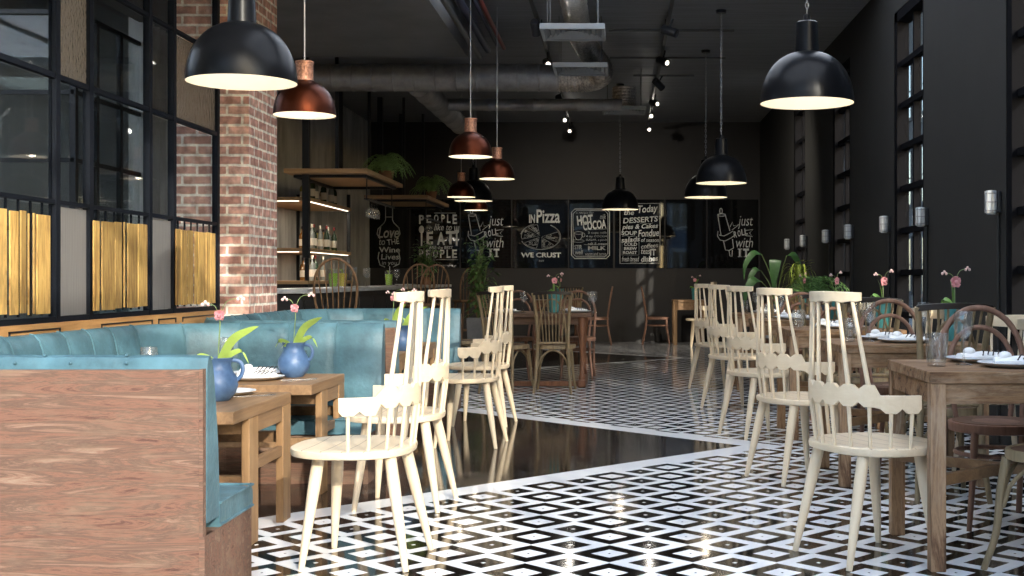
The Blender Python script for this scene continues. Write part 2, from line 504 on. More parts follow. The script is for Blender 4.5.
MT['planter_grey'] = pbr('grey_concrete', (0.23, 0.24, 0.26), 0.8, noise=(6, 0.8, 1.15))
MT['soil'] = pbr('soil', (0.03, 0.02, 0.014), 1.0)
MT['bottle_green'] = pbr('dark_green_glass', (0.02, 0.04, 0.02), 0.12, spec=0.6)
MT['bottle_amber'] = pbr('amber_glass', (0.16, 0.07, 0.015), 0.12, spec=0.6)
MT['bottle_clear'] = pbr('pale_glass', (0.20, 0.22, 0.21), 0.12, spec=0.6)
MT['bottle_yellow'] = pbr('yellow_spirit_glass', (0.30, 0.24, 0.05), 0.12, spec=0.6)
MT['label'] = pbr('paper_label', (0.62, 0.58, 0.50), 0.8)
MT['foil_red'] = pbr('red_capsule', (0.22, 0.02, 0.02), 0.4)
MT['lime_drink'] = pbr('lime_green_drink', (0.35, 0.62, 0.05), 0.2)
MT['lemon_drink'] = pbr('lemon_yellow_drink', (0.70, 0.60, 0.08), 0.2)
MT['sconce_glass'] = pbr('ribbed_clear_glass', (0.60, 0.62, 0.62), 0.12, spec=0.6)
MT['conduit'] = pbr('black_conduit', (0.012, 0.012, 0.012), 0.5)
MT['cutlery'] = pbr('polished_steel', (0.55, 0.55, 0.55), 0.2, metal=1.0)
MT['pavement'] = pbr('pavement_concrete', (0.16, 0.16, 0.16), 0.9, noise=(2, 0.8, 1.1))
MT['facade'] = pbr('grey_render', (0.030, 0.030, 0.033), 0.9, noise=(0.6, 0.8, 1.2))
MT['facade_blue'] = pbr('slate_blue_render', (0.10, 0.13, 0.18), 0.9, noise=(0.6, 0.8, 1.2))
MT['facade_trim'] = pbr('white_trim', (0.62, 0.62, 0.60), 0.8)
MT['facade_glass'] = pbr('dark_window_glass', (0.03, 0.035, 0.045), 0.1)
MT['gravel'] = pbr('white_gravel', (0.55, 0.54, 0.50), 0.9, noise=(60, 0.4, 1.3))

m_ = bpy.data.materials.new('opal_fill_glazing')  # diffusing glazing for the added fill rooflights
m_.use_nodes = True
N_, L_ = nt(m_)
N_.remove(N_['Principled BSDF'])
t_ = N_.new('ShaderNodeBsdfTranslucent')
t_.inputs[0].default_value = (1.0, 0.97, 0.915, 1)
L_.new(t_.outputs[0], [n for n in N_ if n.type == 'OUTPUT_MATERIAL'][0].inputs[0])
MT['fill_pane'] = m_

# ------------------------------------------------------------------ mesh helpers


class MB:
    """Collects shapes and links them as ONE mesh object."""

    def __init__(self):
        self.v, self.f = [], []

    def add(self, vs, fs):
        o = len(self.v)
        self.v += [tuple(p) for p in vs]
        self.f += [tuple(i + o for i in f) for f in fs]
        return self

    def box(self, x0, y0, z0, x1, y1, z1):
        vs = [(x0, y0, z0), (x1, y0, z0), (x1, y1, z0), (x0, y1, z0), (x0, y0, z1), (x1, y0, z1), (x1, y1, z1), (x0, y1, z1)]
        return self.add(vs, [(3, 2, 1, 0), (4, 5, 6, 7), (0, 1, 5, 4), (1, 2, 6, 5), (2, 3, 7, 6), (3, 0, 4, 7)])

    def bar(self, a, b, wd, ht, up=(0, 0, 1)):
        """Rectangular bar from a to b, wd across, ht along up."""
        a, b = Vector(a), Vector(b)
        d = (b - a).normalized()
        s = d.cross(Vector(up)).normalized()
        u = s.cross(d).normalized()
        vs = []
        for p in (a, b):
            for i, j in ((-1, -1), (1, -1), (1, 1), (-1, 1)):
                vs.append(p + s * i * wd / 2 + u * j * ht / 2)
        return self.add(vs, [(0, 1, 2, 3), (7, 6, 5, 4), (0, 4, 5, 1), (1, 5, 6, 2), (2, 6, 7, 3), (3, 7, 4, 0)])

    def tube(self, pts, r, n=8, closed=False):
        pts = [Vector(p) for p in pts]
        m = len(pts)
        rs = r if isinstance(r, (list, tuple)) else [r] * m
        if closed:
            tan = [(pts[(i + 1) % m] - pts[i - 1]).normalized() for i in range(m)]
        else:
            tan = [(pts[min(i + 1, m - 1)] - pts[max(i - 1, 0)]).normalized() for i in range(m)]
        ref = Vector((0, 0, 1)) if abs(tan[0].z) < 0.9 else Vector((1, 0, 0))
        s = tan[0].cross(ref).normalized()
        vs = []
        for i in range(m):
            s = (s - tan[i] * s.dot(tan[i])).normalized()
            u = tan[i].cross(s)
            for k in range(n):
                a = 2 * PI * k / n
                vs.append(pts[i] + (s * math.cos(a) + u * math.sin(a)) * rs[i])
        fs = []
        for i in range(m if closed else m - 1):
            j = (i + 1) % m
            for k in range(n):
                k2 = (k + 1) % n
                fs.append((i * n + k, i * n + k2, j * n + k2, j * n + k))
        if not closed:
            fs.append(tuple(range(n - 1, -1, -1)))
            fs.append(tuple((m - 1) * n + k for k in range(n)))
        return self.add(vs, fs)

    def lathe(self, prof, c=(0, 0, 0), n=32, cap0=False, cap1=False):
        vs, fs = [], []
        m = len(prof)
        for r, z in prof:
            for k in range(n):
                a = 2 * PI * k / n
                vs.append((c[0] + r * math.cos(a), c[1] + r * math.sin(a), c[2] + z))
        for i in range(m - 1):
            for k in range(n):
                k2 = (k + 1) % n
                fs.append((i * n + k, i * n + k2, (i + 1) * n + k2, (i + 1) * n + k))
        if cap0:
            fs.append(tuple(range(n - 1, -1, -1)))
        if cap1:
            fs.append(tuple((m - 1) * n + k for k in range(n)))
        return self.add(vs, fs)

    def loft(self, rings, cap=True, closed=False):
        """Rings of equal length; caps at the ends."""
        n = len(rings[0])
        vs = [p for r in rings for p in r]
        fs = []
        m = len(rings)
        for i in range(m if closed else m - 1):
            j = (i + 1) % m
            for k in range(n):
                k2 = (k + 1) % n
                fs.append((i * n + k, i * n + k2, j * n + k2, j * n + k))
        if cap and not closed:
            fs.append(tuple(range(n - 1, -1, -1)))
            fs.append(tuple((m - 1) * n + k for k in range(n)))
        return self.add(vs, fs)

    def ball(self, c, rx, ry=None, rz=None, n=12, m=8):
        ry = ry or rx
        rz = rz or rx
        vs, fs = [], []
        for i in range(m + 1):
            t = PI * i / m
            for k in range(n):
                a = 2 * PI * k / n
                vs.append((c[0] + rx * max(math.sin(t), 1e-3) * math.cos(a), c[1] + ry * max(math.sin(t), 1e-3) * math.sin(a), c[2] - rz * math.cos(t)))
        for i in range(m):
            for k in range(n):
                k2 = (k + 1) % n
                fs.append((i * n + k, i * n + k2, (i + 1) * n + k2, (i + 1) * n + k))
        return self.add(vs, fs)

    def leaf(self, pts, width, side=None, fold=0.15, tip=True):
        """Strap or heart leaf along a curve."""
        pts = [Vector(p) for p in pts]
        m = len(pts)
        vs, fs = [], []
        for i, p in enumerate(pts):
            t = (pts[min(i + 1, m - 1)] - pts[max(i - 1, 0)]).normalized()
            s = Vector(side) if side else t.cross(Vector((0, 0, 1)))
            if s.length < 1e-4:
                s = Vector((1, 0, 0))
            s = (s - t * s.dot(t)).normalized()
            u = s.cross(t)
            wd = width[i] if isinstance(width, (list, tuple)) else width * math.sin(PI * (0.12 + 0.88 * i / (m - 1)) ** 0.8)
            wd = max(wd, 0.0008)
            vs += [p - s * wd + u * wd * fold, p, p + s * wd + u * wd * fold]
        for i in range(m - 1):
            a, b = i * 3, (i + 1) * 3
            fs += [(a, a + 1, b + 1, b), (a + 1, a + 2, b + 2, b + 1)]
        return self.add(vs, fs)

    def build(self, name, mat, parent=None, smooth=True, bevel=0.0, label=None, loc=None):
        me = bpy.data.meshes.new(name)
        me.from_pydata(self.v, [], self.f)
        me.update()
        o = bpy.data.objects.new(name, me)
        COL.objects.link(o)
        me.materials.append(MT[mat] if isinstance(mat, str) else mat)
        if smooth:
            me.polygons.foreach_set('use_smooth', [True] * len(me.polygons))
            me.set_sharp_from_angle(angle=R(38))
        if bevel:
            bv = o.modifiers.new('bevel', 'BEVEL')
            bv.width = bevel
            bv.segments = 2
            bv.limit_method = 'ANGLE'
        if parent is not None:
            o.parent = parent
        if label:
            o['label'] = label
        if loc:
            o.location = loc
        return o


def tag(o, label, cat, group=None):
    o['label'] = label
    o['category'] = cat
    if group:
        o['group'] = group
    return o


def struct(o, label=None):
    o['kind'] = 'structure'
    if label:
        o['label'] = label
    return o


def thing(name, label, cat, loc=(0, 0, 0), rz=0.0, group=None):
    o = bpy.data.objects.new(name, None)
    o.empty_display_size = 0.1
    COL.objects.link(o)
    o.location = loc
    o.rotation_euler = (0, 0, rz)
    return tag(o, label, cat, group)


CH = {}


def kids(o):
    if o.name not in CH:
        CH[o.name] = list(o.children)
    return CH[o.name]


def copy_tree(o, parent=None):
    c = o.copy()
    COL.objects.link(c)
    if parent is not None:
        c.parent = parent
    for ch in kids(o):
        copy_tree(ch, c)
    return c


PROTO = {}


def place(kind, maker, label, loc, rz=0.0, group=None):
    """First call builds the thing, later calls copy it with its parts."""
    if kind not in PROTO:
        o = maker()
        PROTO[kind] = o
    else:
        o = copy_tree(PROTO[kind])
    o.location = loc
    o.rotation_euler = (0, 0, rz)
    o['label'] = label
    if group:
        o['group'] = group
    elif 'group' in o:
        del o['group']
    return o


def arc2(cx, cy, r, a0, a1, n):
    return [(cx + r * math.cos(R(a0 + (a1 - a0) * i / n)), cy + r * math.sin(R(a0 + (a1 - a0) * i / n))) for i in range(n + 1)]


def smooth_pts(pts, k=4):
    """Catmull-Rom through the points."""
    P = [Vector(p) for p in pts]
    out = []
    for i in range(len(P) - 1):
        p0, p1, p2, p3 = P[max(i - 1, 0)], P[i], P[i + 1], P[min(i + 2, len(P) - 1)]
        for j in range(k):
            t = j / k
            out.append(0.5 * ((2 * p1) + (p2 - p0) * t + (2 * p0 - 5 * p1 + 4 * p2 - p3) * t * t + (3 * p1 - p0 - 3 * p2 + p3) * t ** 3))
    out.append(P[-1])
    return out


ORD = ['first', 'second', 'third', 'fourth', 'fifth', 'sixth', 'seventh', 'eighth']

# ------------------------------------------------------------------ the room
XR = 2.46           # window wall
YB = 21.5           # back wall
ZC = 3.81
struct(MB().add([(-9, -0.9, 0), (XR, -0.9, 0), (XR, YB, 0), (-9, YB, 0), (-9, -0.9, -0.1), (XR, -0.9, -0.1), (XR, YB, -0.1), (-9, YB, -0.1)],
                [(0, 1, 2, 3), (7, 6, 5, 4), (0, 4, 5, 1), (1, 5, 6, 2), (2, 6, 7, 3), (3, 7, 4, 0)]).build('floor', 'floor', smooth=False))
FILL_ROOF = [(4.3, 6.5), (7.2, 9.2), (9.5, 11.6)]        # unseen opal rooflights over the aisle, added as soft fill light
cl = MB().box(-9, 3.4, ZC, -1.45, 4.2, ZC + 0.12).box(-9, 9.4, ZC, -1.45, YB + 0.2, ZC + 0.12).box(-4.6, 4.2, ZC, -1.45, 9.4, ZC + 0.12).box(2.3, 3.4, ZC, XR + 0.3, YB + 0.2, ZC + 0.12)
ye = [3.4] + [e for a in FILL_ROOF for e in a] + [YB + 0.2]
for i in range(0, len(ye), 2):
    cl.box(-1.45, ye[i], ZC, 2.3, ye[i + 1], ZC + 0.12)
struct(cl.build('ceiling', 'ceiling', smooth=False))
rf = struct(MB().box(-6.83, 4.2, ZC + 0.1, -6.77, 9.4, ZC + 0.18).box(-9, 6.77, ZC + 0.1, -4.6, 6.83, ZC + 0.18).build('window_11', 'frame_black', smooth=False))  # unseen opal rooflight, added to brighten the side room
struct(MB().add([(-9, 4.2, ZC + 0.13), (-4.6, 4.2, ZC + 0.13), (-4.6, 9.4, ZC + 0.13), (-9, 9.4, ZC + 0.13)], [(0, 1, 2, 3)]).build('pane', 'fill_pane', rf, smooth=False))
for i, (a, b_) in enumerate(FILL_ROOF):
    f = MB()
    for x in (-1.45, -0.2, 1.05, 2.3):
        f.box(x - 0.03, a, ZC + 0.1, x + 0.03, b_, ZC + 0.18)
    f.box(-1.45, a - 0.03, ZC + 0.1, 2.3, a + 0.03, ZC + 0.18).box(-1.45, b_ - 0.03, ZC + 0.1, 2.3, b_ + 0.03, ZC + 0.18)
    rf = struct(f.build('window_%d' % (i + 8), 'frame_black', smooth=False))  # frame of an added, unseen fill rooflight
    struct(MB().add([(-1.45, a, ZC + 0.13), (2.3, a, ZC + 0.13), (2.3, b_, ZC + 0.13), (-1.45, b_, ZC + 0.13)], [(0, 1, 2, 3)]).build('pane', 'fill_pane', rf, smooth=False))
struct(MB().box(-4.4, 3.4, 3.45, -1.6, 13.2, ZC).build('ceiling_dropped', 'ceiling_low', smooth=False))
struct(MB().box(-6.2, YB, 0, XR + 0.3, YB + 0.2, ZC).build('wall_back', 'wall_back', smooth=False))
WINS = [(6.80, 7.86), (9.98, 11.05), (13.15, 14.20), (16.30, 17.35)]
WZ0, WZ1 = 0.35, 3.45
wr = MB()
wr.box(XR, -0.9, 0, XR + 0.12, 0.5, 1.3)
wr.box(XR, 0.5, 0, XR + 0.12, 3.4, 2.3)
edges = [3.4] + [e for a in WINS for e in a] + [YB]
for i in range(0, len(edges), 2):
    wr.box(XR, edges[i], 0, XR + 0.12, edges[i + 1], ZC)
for a, b_ in WINS:
    wr.box(XR, a, 0, XR + 0.12, b_, WZ0)
    wr.box(XR, a, WZ1, XR + 0.12, b_, ZC)
struct(wr.build('wall_right', 'wall_dark', smooth=False))
for i, (a, b_) in enumerate(WINS):
    f = MB()
    xg = XR + 0.07
    f.box(XR + 0.005, a, WZ0, xg + 0.04, a + 0.05, WZ1)
    f.box(XR + 0.005, b_ - 0.10, WZ0, xg + 0.04, b_, WZ1)
    f.box(XR + 0.005, a, WZ0, xg + 0.06, b_, WZ0 + 0.06)
    f.box(XR + 0.005, a, WZ1 - 0.09, xg + 0.06, b_, WZ1)
    for k in range(1, 8):
        z = WZ0 + 0.06 + (WZ1 - WZ0 - 0.15) * k / 8
        f.box(xg - 0.03, a, z - 0.025, xg + 0.04, b_, z + 0.025)
    f.box(xg - 0.025, (a + b_) / 2 - 0.02, WZ0, xg + 0.035, (a + b_) / 2 + 0.02, WZ1)
    win = struct(f.build('window_%d' % (i + 1), 'frame_black', smooth=False))
    struct(MB().box(xg, a + 0.04, WZ0 + 0.05, xg + 0.008, b_ - 0.09, WZ1 - 0.08).build('pane', 'pane', win, smooth=False))
# street front, and an unseen clerestory and rooflight added to let daylight in
f = MB()
for k in range(9):
    x = -9 + (XR + 9) * k / 8
    f.box(x - 0.03, -0.95, 1.25, x + 0.03, -0.87, ZC + 0.05)
for z in (1.3, ZC):
    f.box(-9, -0.95, z - 0.05, XR, -0.87, z + 0.05)
wf = struct(f.build('window_5', 'frame_black', smooth=False))
struct(MB().box(-9, -0.915, 1.3, XR, -0.907, ZC).box(1.75, -0.915, 0.05, 2.40, -0.907, 1.25).build('pane', 'pane', wf, smooth=False))
struct(MB().box(-9, -1.0, 0, 1.75, -0.9, 1.3).box(2.40, -1.0, 0, XR, -0.9, 1.3).build('wall_front', 'wall_dark', smooth=False))
f = MB()
for k in range(5):
    y = -0.9 + 4.3 * k / 4
    f.box(XR + 0.02, y - 0.03, 2.3 if y > 0.5 else 1.3, XR + 0.10, y + 0.03, ZC)
f.box(XR + 0.02, -0.9, 1.3, XR + 0.10, 0.5, 1.36).box(XR + 0.02, 0.47, 1.3, XR + 0.10, 0.53, ZC).box(XR + 0.02, 0.5, 2.3, XR + 0.10, 3.4, 2.36)
f.box(XR + 0.02, -0.9, ZC - 0.06, XR + 0.10, 3.4, ZC)
wf = struct(f.build('window_6', 'frame_black', smooth=False))  # clerestory added out of view so sun reaches the booth chairs
struct(MB().box(XR + 0.06, -0.9, 1.36, XR + 0.068, 0.47, ZC - 0.06).box(XR + 0.06, 0.53, 2.36, XR + 0.068, 3.4, ZC - 0.06).build('pane', 'pane', wf, smooth=False))
f = MB()
for k in range(6):
    x = -9 + (XR + 9) * k / 5
    f.box(x - 0.03, -0.9, ZC, x + 0.03, 3.4, ZC + 0.1)
for y in (-0.88, 1.25, 3.38):
    f.box(-9, y - 0.03, ZC, XR, y + 0.03, ZC + 0.1)
wf = struct(f.build('window_7', 'frame_black', smooth=False))  # clear rooflight added out of view for sun and sky light
struct(MB().box(-9, -0.9, ZC + 0.05, XR, 3.4, ZC + 0.058).build('pane', 'pane', wf, smooth=False))
# side rooms beyond the glazed partition and behind the bar
struct(MB().box(-9.1, -0.9, 0, -9, YB, ZC).build('wall_left', 'grey_wall', smooth=False))
struct(MB().box(-9, 12.0, 0, -4.4, 12.15, ZC).build('wall_side_room', 'grey_wall', smooth=False))
cw = MB()
nn = 420
ys = [11.4 + (YB - 11.4) * i / nn for i in range(nn + 1)]
vs, fs = [], []
for i, y in enumerate(ys):
    x = -4.32 + 0.022 * math.sin(2 * PI * y / 0.145)
    vs += [(x, y, 0), (x, y, ZC)]
for i in range(nn):
    fs.append((2 * i, 2 * i + 2, 2 * i + 3, 2 * i + 1))
cw.add(vs, fs)
cw.box(-4.5, 11.4, 0, -4.36, YB, ZC)
struct(cw.build('wall_bar', 'corr'))
struct(MB().box(-3.32, 9.30, 0, -2.77, 10.07, 3.81).build('brick_column', 'brick', smooth=False))

# glazed steel partition beside the booths
MUL = [3.9, 4.8, 5.25, 5.70, 6.60, 7.02, 7.91, 8.34, 9.25]
XP = -3.0
f = MB()
for y in MUL:
    f.box(XP - 0.02, y - 0.025, 0.86, XP + 0.022, y + 0.025, 3.45)
for z, t in ((0.875, 0.03), (1.50, 0.022), (2.17, 0.028), (2.77, 0.022), (3.42, 0.05)):
    f.box(XP - 0.015, 3.9, z - t / 2, XP + 0.018, 9.25, z + t / 2)
for (a, b_) in ((5.70, 6.60), (7.02, 7.91), (8.34, 9.25)):
    for k in range(1, 7):
        y = a + (b_ - a) * k / 7
        f.box(XP - 0.012, y - 0.005, 0.9, XP - 0.002, y + 0.005, 1.5)
part = struct(f.build('wall_partition', 'blue_steel', smooth=False), 'black steel glazed partition beside the booths')
TZ = [0.88, 1.49, 2.155, 2.76, 3.40]
for i in range(len(MUL) - 1):
    a, b_ = MUL[i] + 0.025, MUL[i + 1] - 0.025
    narrow = (MUL[i + 1] - MUL[i]) < 0.6
    for k in range(4):
        mt = 'part_pane'
        if narrow and k == 0:
            mt = 'reed_pane'
        elif narrow and k >= 2 and MUL[i] < 7:
            mt = 'hammer_pane'
        elif k == 2 and MUL[i] > 8.3:
            mt = 'hammer_pane'
        struct(MB().box(XP - 0.006, a, TZ[k] + 0.012, XP, b_, TZ[k + 1] - 0.012).build('pane', mt, part, smooth=False))
f = MB().box(XP - 0.03, 3.9, 0, -2.96, 9.28, 0.86)
for a, b_ in ((7.05, 7.9), (7.95, 8.32), (8.4, 9.2)):
    pass
led = struct(f.build('trim_1', 'ledge_wood', smooth=False), 'amber wood wainscot under the glazed partition')
f = MB()
for a, b_ in ((6.02, 6.58), (7.10, 7.88), (7.98, 8.30), (8.42, 9.18)):
    f.box(-2.962, a, 0.825, -2.955, b_, 0.833)
    f.box(-2.962, a, 0.80, -2.955, a + 0.012, 0.833)
    f.box(-2.962, b_ - 0.012, 0.80, -2.955, b_, 0.833)
struct(f.build('panel_frame', 'black_steel', led, smooth=False))

bays = [(4.83, 5.22, 'unseen'), (5.70, 6.47, 'first'), (6.98, 7.80, 'second'), (8.29, 9.12, 'third')]
WID = {'first': [(0.0, .06), (.075, .22), (.23, .40), (.42, .55), (.56, .655), (.665, .70), (.73, .775), (.785, .995)],
       'second': [(0.0, .115), (.13, .37), (.37, .51), (.52, .555), (.585, .79), (.80, .995)],
       'third': [(0.0, .12), (.125, .27), (.28, .42), (.43, .52), (.525, .71), (.715, .84), (.85, .99)]}
for a, b_, nm in bays[1:]:
    t = thing('plank_screen', 'yellow pine plank screen in the %s bay of the steel partition' % nm, 'plank screen', (-2.972, (a + b_) / 2, 0.915), 0, 'plank screens on the partition')
    for i, (u0, u1) in enumerate(WID[nm]):
        y0, y1 = (u0 - .5) * (b_ - a), (u1 - .5) * (b_ - a)
        dx = random.choice((0.008, 0.010, 0.013))
        jz = random.uniform(-0.006, 0.006)
        MB().box(dx, y0 + .009, jz, dx + 0.009, y1 - .009, 0.51 + jz).build('plank', 'pine', t, smooth=False, bevel=0.002)

# the steel framed glass room beyond the partition
f = MB()
for x in (-8.2, -7.3, -6.4, -5.5, -4.4):
    f.box(x - 0.025, 10.0, 0, x + 0.025, 10.05, 3.25)
for z in (0.9, 1.5, 2.05, 2.60, 3.25):
    f.box(-8.2, 10.005, z - 0.018, -4.4, 10.045, z + 0.018)
for x in (-7.3, -6.4, -5.5):
    for s in (-1, 1):
        f.tube([(x + s * (0.02 + 0.32 * (1 - math.cos(a))), 10.025, 2.90 + 0.34 * math.sin(a)) for a in [PI / 2 * k / 8 for k in range(9)]], 0.012, 6)
for y in (10.45, 10.95, 11.45):
    f.box(-4.42, y - 0.025, 0, -4.38, y + 0.025, 3.25)
for z in (0.9, 1.5, 2.05, 2.60, 3.25):
    f.box(-4.415, 10.0, z - 0.018, -4.385, 11.45, z + 0.018)
gr = struct(f.build('wall_glass_room', 'black_steel', smooth=False), 'arched steel glazing of the room beyond')
struct(MB().box(-8.2, 10.02, 0.05, -4.4, 10.026, 3.25).build('pane', 'pane', gr, smooth=False))
struct(MB().box(-4.403, 10.05, 0.05, -4.397, 11.45, 3.25).build('pane', 'pane', gr, smooth=False))

# outside
struct(MB().box(-60, -60, -0.25, 60, 90, -0.12).build('ground_outside', 'pavement', smooth=False))


def facade(name, label, x0, y0, x1, y1, h, face, mat, step=1.5, trim='facade_trim'):
    t = thing(name, label, 'building', ((x0 + x1) / 2, (y0 + y1) / 2, -0.12))
    hx, hy = (x1 - x0) / 2, (y1 - y0) / 2
    wl_ = MB().box(-hx, -hy, 0, hx, hy, h)
    wl_.box(-hx - 0.12, -hy - 0.12, h, hx + 0.12, hy + 0.12, h + 0.2)
    wl_.build('wall', mat, t, smooth=False)
    n = int((2 * hx if face == 'Y' else 2 * hy) / step)
    for k in range(n):
        for zz in [q for q in (0.8, 3.6, 6.4, 9.2) if q + 1.9 < h]:
            u = (k + 0.5) * step
            if face == 'Y':
                x = -hx + u
                fr = MB().box(x - 0.5, hy - 0.02, zz - 0.08, x + 0.5, hy + 0.06, zz + 1.8)
                fo = fr.build('window', trim, t, smooth=False)
                g = MB()
                for i in (-1, 1):
                    for j in range(2):
                        g.box(x + i * 0.23 - 0.2, hy + 0.05, zz + 0.02 + j * 0.86, x + i * 0.23 + 0.2, hy + 0.075, zz + 0.84 + j * 0.86)
            else:
                y = -hy + u
                fr = MB().box(-hx - 0.06, y - 0.5, zz - 0.08, -hx + 0.02, y + 0.5, zz + 1.8)
                fo = fr.build('window', trim, t, smooth=False)
                g = MB()
                for i in (-1, 1):
                    for j in range(2):
                        g.box(-hx - 0.075, y + i * 0.23 - 0.2, zz + 0.02 + j * 0.86, -hx - 0.05, y + i * 0.23 + 0.2, zz + 0.84 + j * 0.86)
            g.build('glazing', 'facade_glass', fo, smooth=False)
    return t


facade('building', 'slate blue building with white framed windows across the street', 2.3, -22, 9.0, -15, 7.6, 'Y', 'facade_blue', 1.3)
facade('building', 'long grey building across the street', -16, -22, 2.0, -15, 7.6, 'Y', 'facade', 2.6)
facade('building', 'grey building seen through the tall side windows', 9.5, 8.0, 16, 70, 11.0, 'X', 'facade', 2.4, 'facade')
# ------------------------------------------------------------------ booths


def make_booth():
    t = thing('leather_booth', 'x', 'booth')
    path = [(0, .16), (-.37, .16), (-.74, .16)] + arc2(-.74, .61, .45, 270, 180, 12)[1:] + [(-1.19, 1.2), (-1.19, 1.8), (-1.19, 2.52)] + arc2(-.74, 2.52, .45, 180, 90, 12)[1:] + [(-.37, 2.97), (0, 2.97)]
    P = [Vector((x, y, 0)) for x, y in path]
    cum = [0]
    for i in range(1, len(P)):
        cum.append(cum[-1] + (P[i] - P[i - 1]).length)
    Lt = cum[-1]

    def at(s):
        s = min(max(s, 0), Lt)
        for i in range(1, len(P)):
            if s <= cum[i] + 1e-9:
                break
        k = (s - cum[i - 1]) / (cum[i] - cum[i - 1])
        return P[i - 1].lerp(P[i], k)

    def frame(s):
        d = (at(s + .02) - at(s - .02)).normalized()
        return at(s), Vector((-d.y, d.x, 0))
    nt_ = 18
    K = 9

    def bulge(u):
        return abs(math.sin(PI * u)) ** 0.45

    prof = [(0, .30), (-.012, .42), (.0, .55), (.022, .68), (.04, .77), (.055, .815), (.078, .838), (.10, .843), (.118, .836), (.128, .81), (.13, .70), (.13, .30)]
    fold = [0.3, 1, 1, 1, 1, .9, .6, .35, .35, .3, .3, .1]
    rings = []
    for i in range(nt_ * K + 1):
        s = Lt * i / (nt_ * K)
        b = bulge((i % K) / K) if i % K else 0
        c, n = frame(s)
        r = []
        for (o, z), fl in zip(prof, fold):
            dent = (1 - b) * 0.016 * fl
            up = dent if o < .1 else -dent
            q = c + n * (o + up)
            r.append((q.x, q.y, z - (dent * .5 if z > .8 else 0)))
        rings.append(r)
    bk = MB().loft(rings).build('backrest', 'teal', t)
    pp = MB()
    for k in range(1, nt_):
        c, n = frame(Lt * k / nt_)
        pp.tube([c + n * (o + .012) + Vector((0, 0, z)) for o, z in prof[1:8]], 0.0045, 5)
    pp.build('piping', 'teal', bk)  # raised piping over the seams of the back
    bt = MB()
    for k in range(2, 7):
        x = -0.18 * k + .1
        bt.ball((x, .029, .818), .006, .004, .006, 8, 6)
    bt.build('button', 'teal', bk)
    sprof = [(-.0, .262), (-.36, .262), (-.374, .272), (-.378, .30), (-.374, .332), (-.36, .345), (0, .352)]
    rings = []
    for i in range(nt_ * K + 1):
        s = Lt * i / (nt_ * K)
        b = bulge((i % (K * 3)) / (K * 3)) if i % (K * 3) else 0
        c, n = frame(s)
        rings.append([tuple(c + n * o + Vector((0, 0, z - (1 - b) * .008 * (z > .3)))) for o, z in sprof])
    st = MB().loft(rings).build('seat', 'teal', t)
    pp = MB()
    for z in (.268, .343):
        pp.tube([frame(Lt * i / 90)[0] + frame(Lt * i / 90)[1] * (-.374) + Vector((0, 0, z)) for i in range(91)], .005, 5)
        for e in (0.0, Lt):
            c, n = frame(e)
            pp.tube([c + n * (-.374) + Vector((.002, 0, z)), c + Vector((.002, 0, z))], .005, 5)
    pp.build('piping', 'teal', st)  # raised piping along the seat cushion edges
    rings = []
    for i in range(91):
        c, n = frame(Lt * i / 90)
        rings.append([tuple(c + n * o + Vector((0, 0, z))) for o, z in ((.12, 0), (-.36, 0), (-.36, .262), (.12, .262))])
    MB().loft(rings).build('base', 'booth_wood', t, smooth=False)
    MB().box(-1.34, 0, 0, -.014, .028, .798).build('back_panel', 'booth_wood', t, smooth=False, bevel=.003)
    MB().box(-1.34, 3.102, 0, 0.0, 3.13, .798).build('back_panel', 'booth_wood', t, smooth=False, bevel=.003)
    MB().box(-.014, -.003, 0, .004, .10, .262).box(-.014, -.003, .262, -.002, .028, .80).build('edge_trim', 'booth_wood', t, smooth=False)
    return t


place('booth', make_booth, 'teal leather booth with weathered red wooden back, first of two along the glazed partition', (-1.33, 3.98, 0), 0, 'booths')
place('booth', make_booth, 'teal leather booth standing second, just behind the first booth', (-1.33, 7.40, 0), 0, 'booths')

# ------------------------------------------------------------------ booth tables


def make_booth_table(dep):
    def mk():
        t = thing('booth_table', 'x', 'table')
        wd = .64
        MB().box(-wd, 0, .523, 0, dep, .573).build('tabletop', 'oak', t, smooth=False, bevel=.003)
        lw = .036
        for x0 in (-wd, -lw):
            for y0 in (.215, dep - .126):
                MB().box(x0 + .001, y0, 0, x0 + lw - .001, y0 + .125, .523).build('leg', 'oak_v', t, smooth=False, bevel=.003)
        MB().box(-wd + lw, .235, .455, -lw, .27, .523).box(-wd + .006, .34, .455, -wd + .03, dep - .126, .523).box(-.03, .34, .455, -.006, dep - .126, .523).build('apron', 'oak', t, smooth=False, bevel=.002)
        MB().box(-wd + lw, .235, .235, -lw, .275, .285).build('stretcher', 'oak', t, smooth=False, bevel=.002)
        MB().box(-.032, .34, .30, -.006, dep - .126, .345).build('stretcher', 'oak', t, smooth=False, bevel=.002)
        MB().box(-wd + .006, .34, .30, -wd + .032, dep - .126, .345).build('stretcher', 'oak', t, smooth=False, bevel=.002)
        MB().box(-wd + lw, dep - .05, .35, -lw, dep - .015, .40).build('stretcher', 'oak', t, smooth=False, bevel=.002)
        return t
    return mk


BT = []
for bi, off in enumerate((0, 3.42)):
    nm = ORD[bi]
    for ti, (y0, dp) in enumerate(((4.82, .85), (6.05, .73))):
        which = ('small honey oak table at the open end of the %s booth' if ti == 0 else 'small honey oak table at the inner end of the %s booth') % nm
        place('bt%d' % ti, make_booth_table(dp), which, (-1.495, y0 + off, 0), 0, 'booth tables')

# ------------------------------------------------------------------ cream spindle armchairs
RA = .281


def railpt(a, r=RA):
    return Vector((.088 - r * math.cos(R(a)), r * math.sin(R(a)), 0))


def crestpt(u):
    """u in -1..1 across the top rail."""
    return Vector((-.204 + .066 * u * u, .156 * u, 0))


